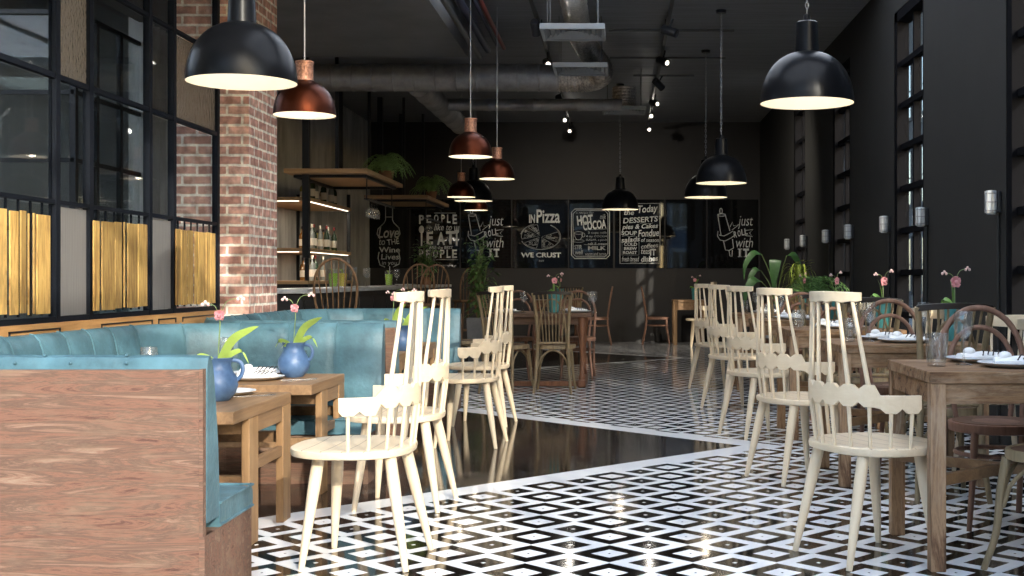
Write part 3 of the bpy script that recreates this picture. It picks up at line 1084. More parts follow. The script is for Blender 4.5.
def outline(a, b, p, n=40, sx=0):
    out = []
    for k in range(n):
        t = 2 * PI * k / n
        c, s = math.cos(t), math.sin(t)
        out.append((sx + a * abs(c) ** (2 / p) * (1 if c > 0 else -1), b * abs(s) ** (2 / p) * (1 if s > 0 else -1)))
    return out


def make_comback():
    t = thing('spindle_armchair', 'x', 'chair')
    o = outline(.234, .262, 2.5, 44, .052)
    rings = []
    for sc, z in ((.90, .418), (.985, .424), (1.0, .437), (.992, .449), (.95, .4525), (.6, .447), (.05, .444)):
        rings.append([(.052 + (x - .052) * sc, y * sc, z) for x, y in o])
    MB().loft(rings).build('seat', 'cream_seat', t)
    for sx in (-1, 1):
        for sy in (-1, 1):
            tp, bt = Vector((.02 + sx * .135, sy * .14, .425)), Vector((sx * .200 + sy * .012, sy * .190 - sx * .012, 0))
            MB().tube([tp, tp.lerp(bt, .25), tp.lerp(bt, .6), bt], [.0225, .0235, .019, .0115], 14).build('leg', 'cream_v', t)
    step = 16.5
    angs = [-74.25 + step * k for k in range(10)]
    rings = []
    for k, a in enumerate(angs):
        upper = 2 <= k <= 7
        for du, h in ((-.5, .024), (-.24, .042), (.24, .042), (.5, .024)):
            if du == -.5 and k > 0:
                continue
            ang = a + du * step
            if k == 0 and du == -.5:
                ang = a - .42 * step
            if k == 9 and du == .5:
                ang = a + .42 * step
            hu = h if upper else .026
            zc = .650 if upper else .627
            r = []
            for rr, z in ((RA - .009, zc - h), (RA + .009, zc - h), (RA + .009, zc + hu), (RA - .009, zc + hu)):
                q = railpt(ang, rr)
                r.append((q.x, q.y, z))
            rings.append(r)
    MB().loft(rings).build('arm_rail', 'cream', t, smooth=False, bevel=.002)
    rings = []
    us = [-1.0 + .1 * k for k in range(21)]
    for u in us:
        c = crestpt(u)
        d = (crestpt(u + .01) - crestpt(u - .01)).normalized()
        n = Vector((-d.y, d.x, 0))
        bump = .006 * math.cos(PI * (u * 2.5 + .5 + .0)) ** 2
        end = -.008 if abs(u) > .95 else 0
        z0, z1 = 1.006 - bump - end, 1.043 - .004 * u * u + .0
        rings.append([tuple(c + n * o_ + Vector((0, 0, z))) for o_, z in ((-.011, z0), (.011, z0), (.011, z1), (-.011, z1))])
    MB().loft(rings).build('crest_rail', 'cream', t, smooth=False, bevel=.003)
    for k, a in enumerate(angs):
        q = railpt(a)
        b_ = railpt(a, .262)
        MB().tube([Vector((b_.x, b_.y, .447)), Vector((q.x, q.y, .612))], [.0068, .0082], 8).build('spindle', 'cream_v', t)
    for k in range(2, 8):
        q = railpt(angs[k])
        c = crestpt(-.82 + 1.64 * (k - 2) / 5)
        MB().tube([Vector((q.x, q.y, .672)), Vector((c.x, c.y, 1.012))], [.0095, .0072], 8).build('spindle', 'cream_v', t)
    return t


D = 180 / PI
for i, y in enumerate((4.83, 6.71, 8.58, 10.38, 12.26)):
    lab = 'cream spindle armchair at the aisle side of the %s window-side table' % ORD[i]
    if i == 0:
        lab = 'cream tall-backed spindle armchair beside the worn leg of the first window-side table'
    place('comback', make_comback, lab, (.97, y + .05, 0), R((27, 28, 27, 28, 27)[i]), 'cream armchairs on the aisle')
place('comback', make_comback, 'cream spindle armchair by the small table at the black back wall', (1.38, 20.0, 0), R(182))
LAB = ['cream spindle armchair pulled out from the first booth, its seat showing full width', 'cream spindle armchair second along the first booth, behind the full-seat one',
       'cream spindle armchair standing on the dark marble at the second booth', 'cream spindle armchair at the far end of the second booth']
for i, (x, y, a) in enumerate(((-.97, 4.82, 178), (-1.02, 5.98, 178), (-.965, 8.16, 178), (-1.0, 9.32, 177))):
    place('comback', make_comback, LAB[i], (x, y, 0), R(a), 'cream armchairs at the booths')


def make_lowback():
    t = thing('low_armchair', 'x', 'chair')
    o = outline(.23, .25, 2.6, 36)
    MB().loft([[(x * sc, y * sc, z) for x, y in o] for sc, z in ((.92, .415), (1, .425), (1, .442), (.95, .45), (.05, .446))]).build('seat', 'cream', t)
    for sx in (-1, 1):
        for sy in (-1, 1):
            MB().tube([(sx * .13, sy * .14, .42), (sx * .18, sy * .19, 0)], [.022, .012], 12).build('leg', 'cream_v', t)
    rings = []
    for k in range(25):
        a = -80 + 160 * k / 24
        h = .040 - .012 * abs(a / 80) ** 2
        r = []
        for rr, z in ((.262, .85 - h), (.282, .85 - h), (.287, .85 + h), (.267, .85 + h)):
            q = railpt(a, rr)
            r.append((q.x - .067, q.y, z))
        rings.append(r)
    MB().loft(rings).build('back_rail', 'cream', t, bevel=.003)
    for k in range(8):
        a = -73.5 + 21 * k
        q, b_ = railpt(a, .274), railpt(a, .22)
        MB().tube([(b_.x - .067, b_.y, .445), (q.x - .067, q.y, .825)], .008, 8).build('spindle', 'cream_v', t)
    return t


# ------------------------------------------------------------------ bentwood chairs


def make_fan():
    t = thing('fan_back_chair', 'x', 'chair')
    o = outline(.205, .205, 2.4, 36)
    MB().loft([[(x * sc, y * sc, z) for x, y in o] for sc, z in ((.94, .418), (1, .422), (1, .452), (.985, .458), (.93, .459), (.9, .452))], cap=True).build('seat_frame', 'olive', t)
    MB().loft([[(x * sc, y * sc, z) for x, y in o] for sc, z in ((.9, .45), (.9, .455), (.5, .458), (.05, .459))]).build('seat', 'bent_seat', t)
    tops = []
    for s in (-1, 1):
        pts = smooth_pts([(-.245, s * .178, 0), (-.205, s * .158, .22), (-.19, s * .146, .45), (-.212, s * .153, .70), (-.268, s * .180, .955)])
        tops.append(pts[-1])
        MB().tube(pts, [.0135 + .0035 * min(1, i / 6) for i in range(len(pts))], 10).build('back_post', 'olive', t)
    rings = []
    for k in range(17):
        u = -1 + 2 * k / 16
        x = -.268 - .045 * (1 - u * u)
        z = .948 + .012 * (1 - u * u)
        y = u * .186
        rings.append([(x - .011, y, z - .014), (x + .011, y, z - .014), (x + .011, y, z + .016), (x - .011, y, z + .016)])
    MB().loft(rings).build('top_rail', 'dark_rail', t, bevel=.003)
    MB().tube([(-.192, -.146, .475), (-.207, -.07, .478), (-.21, 0, .479), (-.207, .07, .478), (-.192, .146, .475)], .012, 8).build('back_bar', 'olive', t)
    for k in range(7):
        u = -1 + 2 * k / 6
        MB().tube(smooth_pts([(-.207, u * .088, .478), (-.235 - .012 * (1 - u * u), u * .105, .72), (-.27 - .042 * (1 - u * u), u * .132, .945)]), .0065, 6).build('slat', 'olive', t)
    pts = []
    for k in range(15):
        a = PI * k / 14
        pts.append((-.20 - .06 * math.sin(a), .127 * math.cos(a), .48 + .42 * math.sin(a) ** .7))
    MB().tube(pts, .0075, 7).build('hoop', 'olive', t)
    for s in (-1, 1):
        MB().tube(smooth_pts([(.155, s * .145, .425), (.172, s * .158, .30), (.185, s * .168, .14), (.225, s * .188, 0)]), [.0185 - .006 * i / 12 for i in range(13)], 10).build('leg', 'olive', t)
    for a0, b0 in (((.17, -.155), (.17, .155)), ((-.19, -.148), (-.19, .148)), ((.165, -.152), (-.185, -.15)), ((.165, .152), (-.185, .15))):
        pts = []
        for k in range(13):
            u = k / 12
            pts.append((a0[0] + (b0[0] - a0[0]) * u, a0[1] + (b0[1] - a0[1]) * u, .24 + .17 * math.sin(PI * u) ** .55))
        MB().tube(pts, .0085, 7).build('brace', 'olive', t)
    return t


def make_hoop():
    t = thing('hoop_back_chair', 'x', 'chair')
    o = outline(.208, .208, 2.1, 36)
    MB().loft([[(x * sc, y * sc, z) for x, y in o] for sc, z in ((.93, .412), (.99, .416), (1, .446), (.985, .453), (.92, .455))]).build('seat_frame', 'bent', t)
    MB().loft([[(x * sc, y * sc, z) for x, y in o] for sc, z in ((.92, .452), (.9, .458), (.5, .455), (.05, .454))]).build('seat', 'bent_seat', t)
    base = [(-.25, -.185, 0), (-.20, -.178, .25), (-.188, -.182, .45), (-.215, -.196, .66)]
    pts = smooth_pts(base)
    n = 18
    arch = []
    for k in range(1, n):
        a = PI * k / n
        arch.append(Vector((-.218 - .05 * math.sin(a), -.197 * math.cos(a), .68 + .275 * math.sin(a) ** .85)))
    other = [Vector((p.x, -p.y, p.z)) for p in reversed(pts)]
    MB().tube(pts + arch + other, .0145, 10).build('outer_hoop', 'bent', t)
    arch = [Vector((-.188, -.125, .45)), Vector((-.205, -.142, .58))]
    for k in range(0, n + 1):
        a = PI * k / n
        arch.append(Vector((-.215 - .04 * math.sin(a), -.150 * math.cos(a), .66 + .205 * math.sin(a) ** .85)))
    arch += [Vector((-.205, .142, .58)), Vector((-.188, .125, .45))]
    MB().tube(arch, .0125, 9).build('inner_hoop', 'bent', t)
    for s in (-1, 1):
        MB().tube(smooth_pts([(.145, s * .135, .42), (.165, s * .15, .22), (.20, s * .175, 0)]), [.018 - .0008 * i for i in range(9)], 10).build('leg', 'bent', t)
    MB().tube([(x, y, .315) for x, y in outline(.175, .175, 2, 28)], .0105, 8, closed=True).build('ring_stretcher', 'bent', t)
    return t


def make_window_table():
    t = thing('dining_table', 'x', 'table')
    hx, hy = .395, .365
    MB().box(-hx, -hy, .701, hx, hy, .745).build('tabletop', 'old_wood', t, smooth=False, bevel=.004)
    for sx in (-1, 1):
        for sy in (-1, 1):
            x, y = sx * (hx - .034), sy * (hy - .034)
            MB().box(x - .029, y - .029, 0, x + .029, y + .029, .701).build('leg', 'old_wood_v', t, smooth=False, bevel=.004)
    MB().box(-hx + .06, -hy + .012, .625, hx - .06, -hy + .036, .701).box(-hx + .06, hy - .036, .625, hx - .06, hy - .012, .701).box(-hx + .012, -hy + .06, .625, -hx + .036, hy - .06, .701).box(hx - .036, -hy + .06, .625, hx - .012, hy - .06, .701).build('apron', 'old_wood', t, smooth=False, bevel=.002)
    a, b_ = hx - .05, hy - .05
    MB().bar((-a, -b_, .335), (a, b_, .335), .032, .042).build('cross_stretcher', 'oak', t, smooth=False, bevel=.002)
    MB().bar((-a, b_, .335), (a, -b_, .335), .032, .040).build('cross_stretcher', 'oak', t, smooth=False, bevel=.002)
    return t


# ------------------------------------------------------------------ tableware


def make_plate():
    t = MB().lathe([(0, .001), (.085, .0), (.105, .003), (.142, .0165), (.147, .0195), (.142, .0205), (.104, .0125), (.084, .0075), (.05, .0065), (0, .0065)], n=40).build('plate', 'porcelain')
    return tag(t, 'x', 'plate')


def make_napkin():
    t = thing('napkin', 'x', 'napkin')
    rings = []
    for k in range(13):
        u = -1 + 2 * k / 12
        x = .095 * u
        ry, rz_ = .030 + .008 * abs(u), .019 - .004 * abs(u)
        rings.append([(x, ry * math.cos(a) + .005 * math.sin(5 * u), rz_ + rz_ * math.sin(a)) for a in [2 * PI * i / 12 for i in range(12)]])
    MB().loft(rings).build('cloth_roll', 'linen', t)
    m = MB()
    m.ball((-.055, .0, .036), .026, .026, .018, 12, 8)
    m.build('cloth_fold', 'linen', t)
    m = MB()
    for k in range(5):
        x = -.01 + .022 * k
        m.bar((x, -.034, .022 + .004 * (k % 2)), (x + .012, -.014, .0375), .005, .003)
        m.bar((x + .012, -.012, .0385), (x + .02, .012, .0405), .006, .003)
    m.build('printed_stripe', 'stripe', t, smooth=False)
    return t


def make_tumbler():
    t = MB().lathe([(0, .0), (.034, 0), (.036, .004), (.0415, .06), (.0455, .128), (.0465, .13), (.044, .128), (.040, .06), (.034, .016), (0, .014)], n=24).build('tumbler', 'glass')
    return tag(t, 'x', 'glass')


def make_wine():
    t = MB().lathe([(0, .002), (.034, 0), (.036, .002), (.012, .008), (.0045, .02), (.004, .09), (.010, .102), (.030, .125), (.0385, .15), (.040, .17), (.0345, .215), (.0335, .216), (.0385, .17), (.036, .15), (.028, .128), (.008, .108), (0, .106)], n=24).build('wine_glass', 'glass')
    return tag(t, 'x', 'glass')


def make_fork():
    m = MB()
    m.bar((0, -.09, .004), (0, .04, .004), .010, .003)
    m.bar((0, .04, .004), (0, .055, .004), .022, .003)
    for x in (-.009, -.003, .003, .009):
        m.bar((x, .055, .004), (x, .095, .006), .003, .0025)
    return tag(m.build('fork', 'cutlery', smooth=False), 'x', 'fork')


def orchid_plant(t, z0, hgt, lean, leafmat, big=1.0, leaf_az=(35, 160, 265), slim=1.0, tall=.95):
    stem = smooth_pts([(0, 0, z0), (lean * .1, .0, z0 + hgt * .4), (lean * .25, .005, z0 + hgt * .8), (lean * .2, .0, z0 + hgt)])
    MB().tube(stem, .0028, 6).build('stem', 'stem', t)
    for sx, ln in ((1, .085), (-1, .06)):
        b = stem[-2]
        q = smooth_pts([b, b + Vector((sx * ln * .35, 0, ln * .75)), b + Vector((sx * ln, .01, ln * .9))])
        st = MB().tube(q, .0016, 5).build('twig', 'stem', t)
        m = MB()
        for k in range(3):
            m.ball(q[-1] + Vector((sx * .012 * (k - 1), 0, (k % 2) * .010 - .004)), .0075, .0075, .0085, 8, 6)
        m.build('bud', 'petal_pale', st)
    c = stem[-1]
    m = MB()
    for k in range(5):
        a = 2 * PI * k / 5 + .3
        d = Vector((math.cos(a), -.35, math.sin(a)))
        m.leaf([c, c + d * .013 * big, c + d * .024 * big + Vector((0, -.006, 0)), c + d * .030 * big + Vector((0, .004, -.004))], [.004 * big, .014 * big, .013 * big, .002], side=(-math.sin(a), 0, math.cos(a)), fold=.25)
    m.ball(c + Vector((0, -.012, -.004)), .010 * big, .012 * big, .012 * big, 10, 6)
    m.build('flower', 'petal', t)
    for az, ln, up, wd in ((leaf_az[0], .185 * .95 / tall, tall, .024), (leaf_az[1], .11, .42, .021), (leaf_az[2], .10, .3, .022), (leaf_az[0] + 25, .125, .55, .017)):
        d = Vector((math.cos(R(az)), math.sin(R(az)), 0))
        b = Vector((0, 0, z0))
        pts = smooth_pts([b, b + d * ln * .35 + Vector((0, 0, ln * up * .6)), b + d * ln * .75 + Vector((0, 0, ln * up * .85)), b + d * ln + Vector((0, 0, ln * up * (.95 if up > .6 else .1)))], 5)
        MB().leaf(pts, wd * big * slim, side=(-.7 if d.x > 0 else .7, -.4, .7)).build('leaf', leafmat, t)


def make_jug():
    t = thing('orchid_jug', 'x', 'vase')
    v = MB().lathe([(0, .0), (.045, 0), (.05, .004), (.072, .03), (.083, .065), (.079, .095), (.062, .125), (.053, .145), (.055, .165), (.063, .182), (.060, .184), (.050, .165), (.047, .145), (.056, .125), (.072, .095), (.066, .05), (.04, .012), (0, .01)], n=36).build('jug', 'ceramic_blue', t)
    MB().tube(smooth_pts([(.052, 0, .172), (.088, 0, .165), (.102, 0, .135), (.092, 0, .10), (.070, 0, .085)]), .009, 8).build('handle', 'ceramic_blue', v)
    MB().ball((0, 0, .15), .043, .043, .008, 12, 6).build('soil', 'soil', t)
    orchid_plant(t, .15, .215, .03, 'leaf', .8, (-20, 170, 250))
    return t


def make_tall_vase():
    t = thing('orchid_vase', 'x', 'vase')
    MB().lathe([(0, 0), (.045, 0), (.048, .004), (.052, .08), (.057, .165), (.060, .19), (.056, .192), (.052, .165), (.047, .08), (.04, .012), (0, .01)], n=30).build('pot', 'ceramic_teal', t)
    MB().ball((0, 0, .175), .05, .05, .008, 12, 6).build('soil', 'soil', t)
    orchid_plant(t, .175, .155, .01, 'leaf_mid', 1.15, (75, 185, 350), .62, 2.0)
    return t


def place_single(kind, maker, label, loc, rz=0.0, group=None):
    return place(kind, maker, label, loc, rz, group)


# ------------------------------------------------------------------ the row of window-side tables
for i in range(5):
    nm = ORD[i] + ' window-side table'
    yc = 4.965 + 1.88 * i
    xc = 1.552
    place('wtable', make_window_table, 'worn brown square table, %s from the street end of the window wall' % ORD[i], (xc, yc, 0), 0, 'window-side tables')
    if i == 0:
        place('fan', make_fan, 'olive bentwood chair tucked under the near edge of the first window-side table', (1.66, 4.60, 0), R(130), 'fan-back chairs by the windows')
    else:
        place('fan', make_fan, 'olive fan-back bentwood chair with dark top rail, back turned, at the %s' % nm, (1.62, yc - .60, 0), R(88 + 3 * (i % 2)), 'fan-back chairs by the windows')
    place('hoop', make_hoop, 'brown double-hoop bentwood chair behind the %s' % nm, (1.69, yc + .585, 0), R(-90 + 2 * (i % 3)), 'hoop-back chairs by the windows')
    if i > 0:
        place('lowback', make_lowback, 'cream low-backed armchair between the %s and the wall' % nm, (2.09, yc + .02, 0), R(180), 'low armchairs against the window wall')
    dx = 0.015 * ((i * 7) % 3 - 1) if i else 0
    z = .745
    place('plate', make_plate, 'white plate at the near edge of the %s' % nm, (1.56 + dx, yc - .10, z), 0, 'white plates by the windows')
    place('plate', make_plate, 'white plate at the far edge of the %s' % nm, (1.51 + dx, yc + .20, z), 0, 'white plates by the windows')
    place('napkin', make_napkin, 'rolled white napkin with dark print on the near plate of the %s' % nm, (1.575 + dx, yc - .10, z + .0072), R(-12), 'rolled napkins by the windows')
    place('napkin', make_napkin, 'rolled white napkin with dark print on the far plate of the %s' % nm, (1.515 + dx, yc + .20, z + .0072), R(8), 'rolled napkins by the windows')
    place('tumbler', make_tumbler, 'clear tumbler at the aisle corner of the %s' % nm, (1.262, yc - .05, z), 0, 'tumblers by the windows')
    place('wine', make_wine, 'stemmed wine glass in front of the far plate on the %s' % nm, (1.392, yc + .03, z), 0, 'wine glasses by the windows')
    place('wine', make_wine, 'stemmed wine glass on the wall side of the %s' % nm, (1.70 if i else 1.685, yc + .045, z), 0, 'wine glasses by the windows')
    place('vase', make_tall_vase, 'teal vase with a pink orchid on the %s' % nm, (1.872, yc + .03 + .02 * (i % 2), z), R(15 * i), 'orchid vases by the windows')

# things on the booth tables
place('jug', make_jug, 'blue jug with orchid beside the wooden back of the first booth', (-1.70, 5.27, .573), R(10), 'orchid jugs')
place('jug', make_jug, 'blue jug with orchid by the oak corner of the inner table, first booth', (-1.71, 6.54, .573), R(-5), 'orchid jugs')
place('jug', make_jug, 'blue jug with orchid on the table in the second booth', (-1.56, 8.95, .573), R(20), 'orchid jugs')
place('jug', make_jug, 'blue jug with orchid on the inner table of the second booth', (-1.80, 9.9, .573), R(-25), 'orchid jugs')
place('plate', make_plate, 'white plate behind the jug on the open-end booth table', (-1.765, 5.53, .573), 0)
place('plate', make_plate, 'white plate beside the jug on the inner booth table', (-1.86, 6.36, .573), 0)
place('plate', make_plate, 'white plate at the far edge of the inner booth table', (-1.93, 6.66, .573), 0)
place('napkin', make_napkin, 'rolled white napkin on the plate beside the jug, inner booth table', (-1.85, 6.36, .5802), R(-10))
place('napkin', make_napkin, 'rolled white napkin on the far plate of the inner booth table', (-1.93, 6.66, .5802), R(8))
place('plate', make_plate, 'white plate on the outer table of the second booth', (-1.75, 8.62, .573), 0)
place('tumbler', make_tumbler, 'clear tumbler behind the plates on the inner booth table', (-1.73, 6.72, .573))
place('tumbler', make_tumbler, 'clear tumbler on the wall side of the inner booth table', (-2.085, 6.20, .573))
place('wine', make_wine, 'stemmed wine glass at the wall end of the inner booth table', (-2.03, 6.42, .573))
place('wine', make_wine, 'stemmed wine glass on the wall edge of the open-end booth table', (-2.08, 5.50, .573))
place('fork', make_fork, 'steel fork lying in front of the jug on the inner booth table', (-1.63, 6.32, .573), R(-65))
place('fork', make_fork, 'steel fork lying by the plate on the open-end booth table', (-1.60, 5.45, .573), R(-60))

# ------------------------------------------------------------------ the long table in the middle and the tables at the back wall


def make_trestle(w, dp, mat='dark_wood'):
    def mk():
        t = thing('trestle_table', 'x', 'table')
        hx, hy = w / 2, dp / 2
        MB().box(-hx, -hy, .705, hx, hy, .745).build('tabletop', mat, t, smooth=False, bevel=.004)
        MB().box(-hx + .09, -hy + .05, .63, hx - .09, -hy + .075, .705).box(-hx + .09, hy - .075, .63, hx - .09, hy - .05, .705).box(-hx + .09, -hy + .075, .63, -hx + .115, hy - .075, .705).box(hx - .115, -hy + .075, .63, hx - .09, hy - .075, .705).build('apron', mat, t, smooth=False, bevel=.002)
        for sx in (-1, 1):
            for sy in (-1, 1):
                c = (sx * (hx - .10), sy * (hy - .075), 0)
                MB().lathe([(.032, .07), (.036, .10), (.024, .13), (.021, .30), (.026, .40), (.038, .52), (.046, .60), (.040, .63), (.046, .66), (.046, .705)], c, 16, True, True).build('leg', 'red_wood', t)
            x = sx * (hx - .10)
            MB().box(x - .04, -hy, 0, x + .04, hy, .075).build('foot', 'red_wood', t, smooth=False, bevel=.01)
        MB().box(-hx + .14, -hy + .055, .01, hx - .14, -hy + .10, .06).build('stretcher', 'red_wood', t, smooth=False, bevel=.004)
        return t
    return mk


place('trestle', make_trestle(1.04, .90), 'dark long table with turned red legs in the middle of the room', (-.785, 12.9, 0))
place('trestle2', make_trestle(.85, .70), 'dark table standing against the black back wall, behind the long middle table', (-1.02, 20.6, 0))


def make_small_table():
    t = thing('dining_table', 'x', 'table')
    MB().box(-.26, -.33, .705, .26, .33, .745).build('tabletop', 'oak', t, smooth=False, bevel=.003)
    for sx in (-1, 1):
        for sy in (-1, 1):
            MB().box(sx * .225 - .03, sy * .295 - .03, 0, sx * .225 + .03, sy * .295 + .03, .705).build('leg', 'oak_v', t, smooth=False, bevel=.003)
    MB().box(-.2, -.31, .58, .2, -.285, .705).box(-.2, .285, .58, .2, .31, .705).box(-.24, -.27, .62, -.215, .27, .705).box(.215, -.27, .62, .24, .27, .705).build('apron', 'oak', t, smooth=False)
    return t


place('small', make_small_table, 'small amber wooden table at the back wall near the windows', (1.17, 20.75, 0))
place('fan', make_fan, 'fan-back bentwood chair standing square to the middle of the long dark table', (-.615, 12.02, 0), R(88))
place('fan', make_fan, 'fan-back bentwood chair turned a little, at the corner of the long dark table', (-1.07, 11.98, 0), R(68))
place('fan', make_fan, 'fan-back bentwood chair at the booth end of the long dark table', (-1.56, 12.85, 0), R(5))
place('hoop', make_hoop, 'hoop-back chair behind the long dark table, at its window end', (-.45, 13.62, 0), R(-90))
place('hoop', make_hoop, 'hoop-back chair behind the long dark table, at its booth end', (-1.13, 13.62, 0), R(-92))
place('fan', make_fan, 'fan-back chair drawn up to the dark table at the back wall', (-.75, 19.98, 0), R(90))
place('hoop', make_hoop, 'hoop-back chair seen in profile at the end of the back-wall table, facing the booths', (-.36, 20.62, 0), R(180))
place('hoop', make_hoop, 'reddish hoop-back chair seen in profile, facing the small amber table', (.66, 20.75, 0), R(0))
place('vase', make_tall_vase, 'teal vase with a pink orchid on the long dark table', (-.66, 12.80, .745), R(20))
place('vase', make_tall_vase, 'teal vase with an orchid on the dark table at the back wall', (-.95, 20.45, .745), R(70))
place('vase', make_tall_vase, 'teal vase with an orchid on the small amber table', (1.28, 20.6, .745), R(-30))
for k, (x, y) in enumerate(((-1.14, 12.72), (-.42, 12.72), (-.46, 13.1))):
    place('plate', make_plate, 'white plate on the long dark table, %s' % ('at the booth end', 'at the near window corner', 'at the far window corner')[k], (x, y, .745))
    place('napkin', make_napkin, 'white napkin on the long dark table, %s' % ('at the booth end', 'at the near window corner', 'at the far window corner')[k], (x, y, .7522), R(20 * k))
    place('wine', make_wine, 'wine glass on the long dark table, %s' % ('at the booth end', 'at the near window corner', 'at the far window corner')[k], (x + .17, y + .02 - .05 * (k == 0), .745))
# ------------------------------------------------------------------ bar


def make_stool():
    t = thing('bar_stool', 'x', 'stool')
    MB().lathe([(0, .745), (.15, .745), (.178, .755), (.185, .77), (.178, .782), (.1, .776), (0, .774)], n=32).build('seat', 'stool', t)
    for sx in (-1, 1):
        for sy in (-1, 1):
            MB().tube([(sx * .10, sy * .10, .75), (sx * .20, sy * .20, 0)], [.018, .014], 10).build('leg', 'stool', t)
    for a, b_ in (((-1, -1), (1, -1)), ((-1, 1), (1, 1))):
        MB().tube([(a[0] * .165, a[1] * .165, .26), (b_[0] * .165, b_[1] * .165, .26)], .010, 8).build('stretcher', 'stool', t)
    for a, b_ in (((-1, -1), (-1, 1)), ((1, -1), (1, 1))):
        MB().tube([(a[0] * .155, a[1] * .155, .34), (b_[0] * .155, b_[1] * .155, .34)], .010, 8).build('stretcher', 'stool', t)
    pts = [Vector((-.10, -.15, .775)), Vector((-.14, -.175, .88))]
    for k in range(17):
        a = PI * k / 16
        pts.append(Vector((-.155 - .05 * math.sin(a), -.185 * math.cos(a), 1.0 + .265 * math.sin(a) ** .9)))
    pts += [Vector((-.14, .175, .88)), Vector((-.10, .15, .775))]
    MB().tube(pts, .0115, 8).build('hoop', 'stool', t)
    for k in range(6):
        u = -1 + 2 * (k + .5) / 6
        top = 1.0 + .262 * math.sqrt(1 - u * u) ** .9
        MB().tube([(-.135 + .03 * u * u, u * .125, .775), (-.155 - .05 * math.sqrt(1 - u * u), u * .185, top)], .006, 6).build('spindle', 'stool', t)
    return t


for k, (x, y, a, lb) in enumerate(((-2.46, 10.9, 95, 'brown hoop-back bar stool nearest the brick column'), (-2.42, 14.9, 110, 'brown hoop-back bar stool beside the cocktail glasses, first of a close pair'),
                                   (-2.37, 15.65, 120, 'brown hoop-back bar stool overlapping the one before it'), (-2.24, 18.2, 130, 'brown hoop-back bar stool beside the leafy plant at the bar end'))):
    place('stool', make_stool, lb, (x, y, 0), R(a), 'bar stools')

t = thing('bar_counter', 'long dark bar counter with a pale grey stone top', 'bar counter', (-3.03, 15.75, 0))
MB().box(-.28, -4.75, .96, .28, 4.75, 1.0).build('countertop', 'counter', t, smooth=False, bevel=.004)
m = MB().box(-.24, -4.7, 0, .22, 4.7, .96)
for k in range(12):
    y = -4.7 + 9.4 * k / 12
    m.box(.22, y + .03, .1, .235, y + .75, .9)
m.build('bar_front', 'bar_dark', t, smooth=False, bevel=.004)

t = thing('back_bar_shelving', 'black framed wooden bottle shelving with warm light strips, behind the bar', 'shelving', (-3.95, 15.5, 0))
m = MB()
for x in (-.34, .34):
    for y in (-1.12, 1.12):
        m.box(x - .02, y - .02, 0, x + .02, y + .02, 2.22)
m.build('frame', 'black_steel', t, smooth=False)
for z in (1.03, 1.41, 2.0):
    sh = MB().box(-.37, -1.15, z, .37, 1.15, z + .04).build('shelf', 'shelf', t, smooth=False, bevel=.003)
    if z > 1.2:
        for lx, ly, sx_, sy_ in ((.30, 0.0, .03, 2.0), (.05, -1.08, .3, .03)):
            ld = bpy.data.lights.new('strip_light', 'AREA')
            ld.shape = 'RECTANGLE'
            ld.size, ld.size_y = sx_, sy_
            ld.energy = 2.6
            ld.color = (1, .9, .75)
            lo = bpy.data.objects.new('strip_light', ld)
            COL.objects.link(lo)
            lo.parent = sh
            lo.location = (lx, ly, z - .02)
        MB().box(-.08, -1.13, z - .010, .25, -1.11, z - .001).box(.33, -.95, z - .010, .35, 1.05, z - .001).build('led_strip', 'led', sh, smooth=False)
MB().box(-.36, -1.12, .02, .34, 1.12, 1.03).build('cabinet', 'bar_dark', t, smooth=False, bevel=.004)


def make_hanging(fl):
    def mk():
        t = thing('hanging_shelf', 'x', 'shelf')
        MB().box(-.47, -1.15, -.05, .47, 1.15, 0).build('board', 'shelf', t, smooth=False, bevel=.004)
        m = MB()
        for y in (-.92, .92):
            m.box(.06, y - .018, 0, .096, y + .018, 3.8 - 2.33)
            m.box(-.40, y - .015, -.085, .42, y + .015, -.052)
            m.box(.385, y * .86 - .006, -.33, .397, y * .86 + .006, -.052)
        for x in (-.40, .40):
            m.box(x - .018, -.92, -.085, x + .018, .92, -.052)
        m.box(.36, -.80, -.326, .42, .80, -.312)
        m.box(-.31, -.96, -1.0 if fl == 1 else -.05, -.235, -.88, 3.8 - 2.33)
        m.box(-.31, .88, 0, -.26, .93, 3.8 - 2.33)
        m.build('hanger_frame', 'black_steel', t, smooth=False)
        return t
    return mk


place('hang', make_hanging(1), 'pale wooden shelf hung on a black frame over the bar, first from the brick column', (-3.28, 15.05, 2.33), 0, 'hanging shelves')
place('hang2', make_hanging(2), 'pale wooden shelf hung on a black frame over the far end of the bar', (-3.28, 19.45, 2.33), 0, 'hanging shelves')


def make_bottle(body, neck, h, r, lab):
    def mk():
        t = thing('bottle', 'x', 'bottle')
        MB().lathe([(0, 0), (r * .95, 0), (r, .006), (r, h * .58), (r * .8, h * .68), (r * .36, h * .76), (r * .32, h * .92), (r * .36, h * .93), (r * .36, h)], n=18, cap1=True).build('body', body, t)
        MB().lathe([(r * 1.015, h * .16), (r * 1.02, h * .17), (r * 1.02, h * .44), (r * 1.015, h * .45)], n=18).build('paper_label', 'label', t)
        MB().lathe([(r * .38, h * .88), (r * .4, h * .885), (r * .4, h * 1.01), (0, h * 1.015)], n=14).build('cap', neck, t)
        return t
    return mk


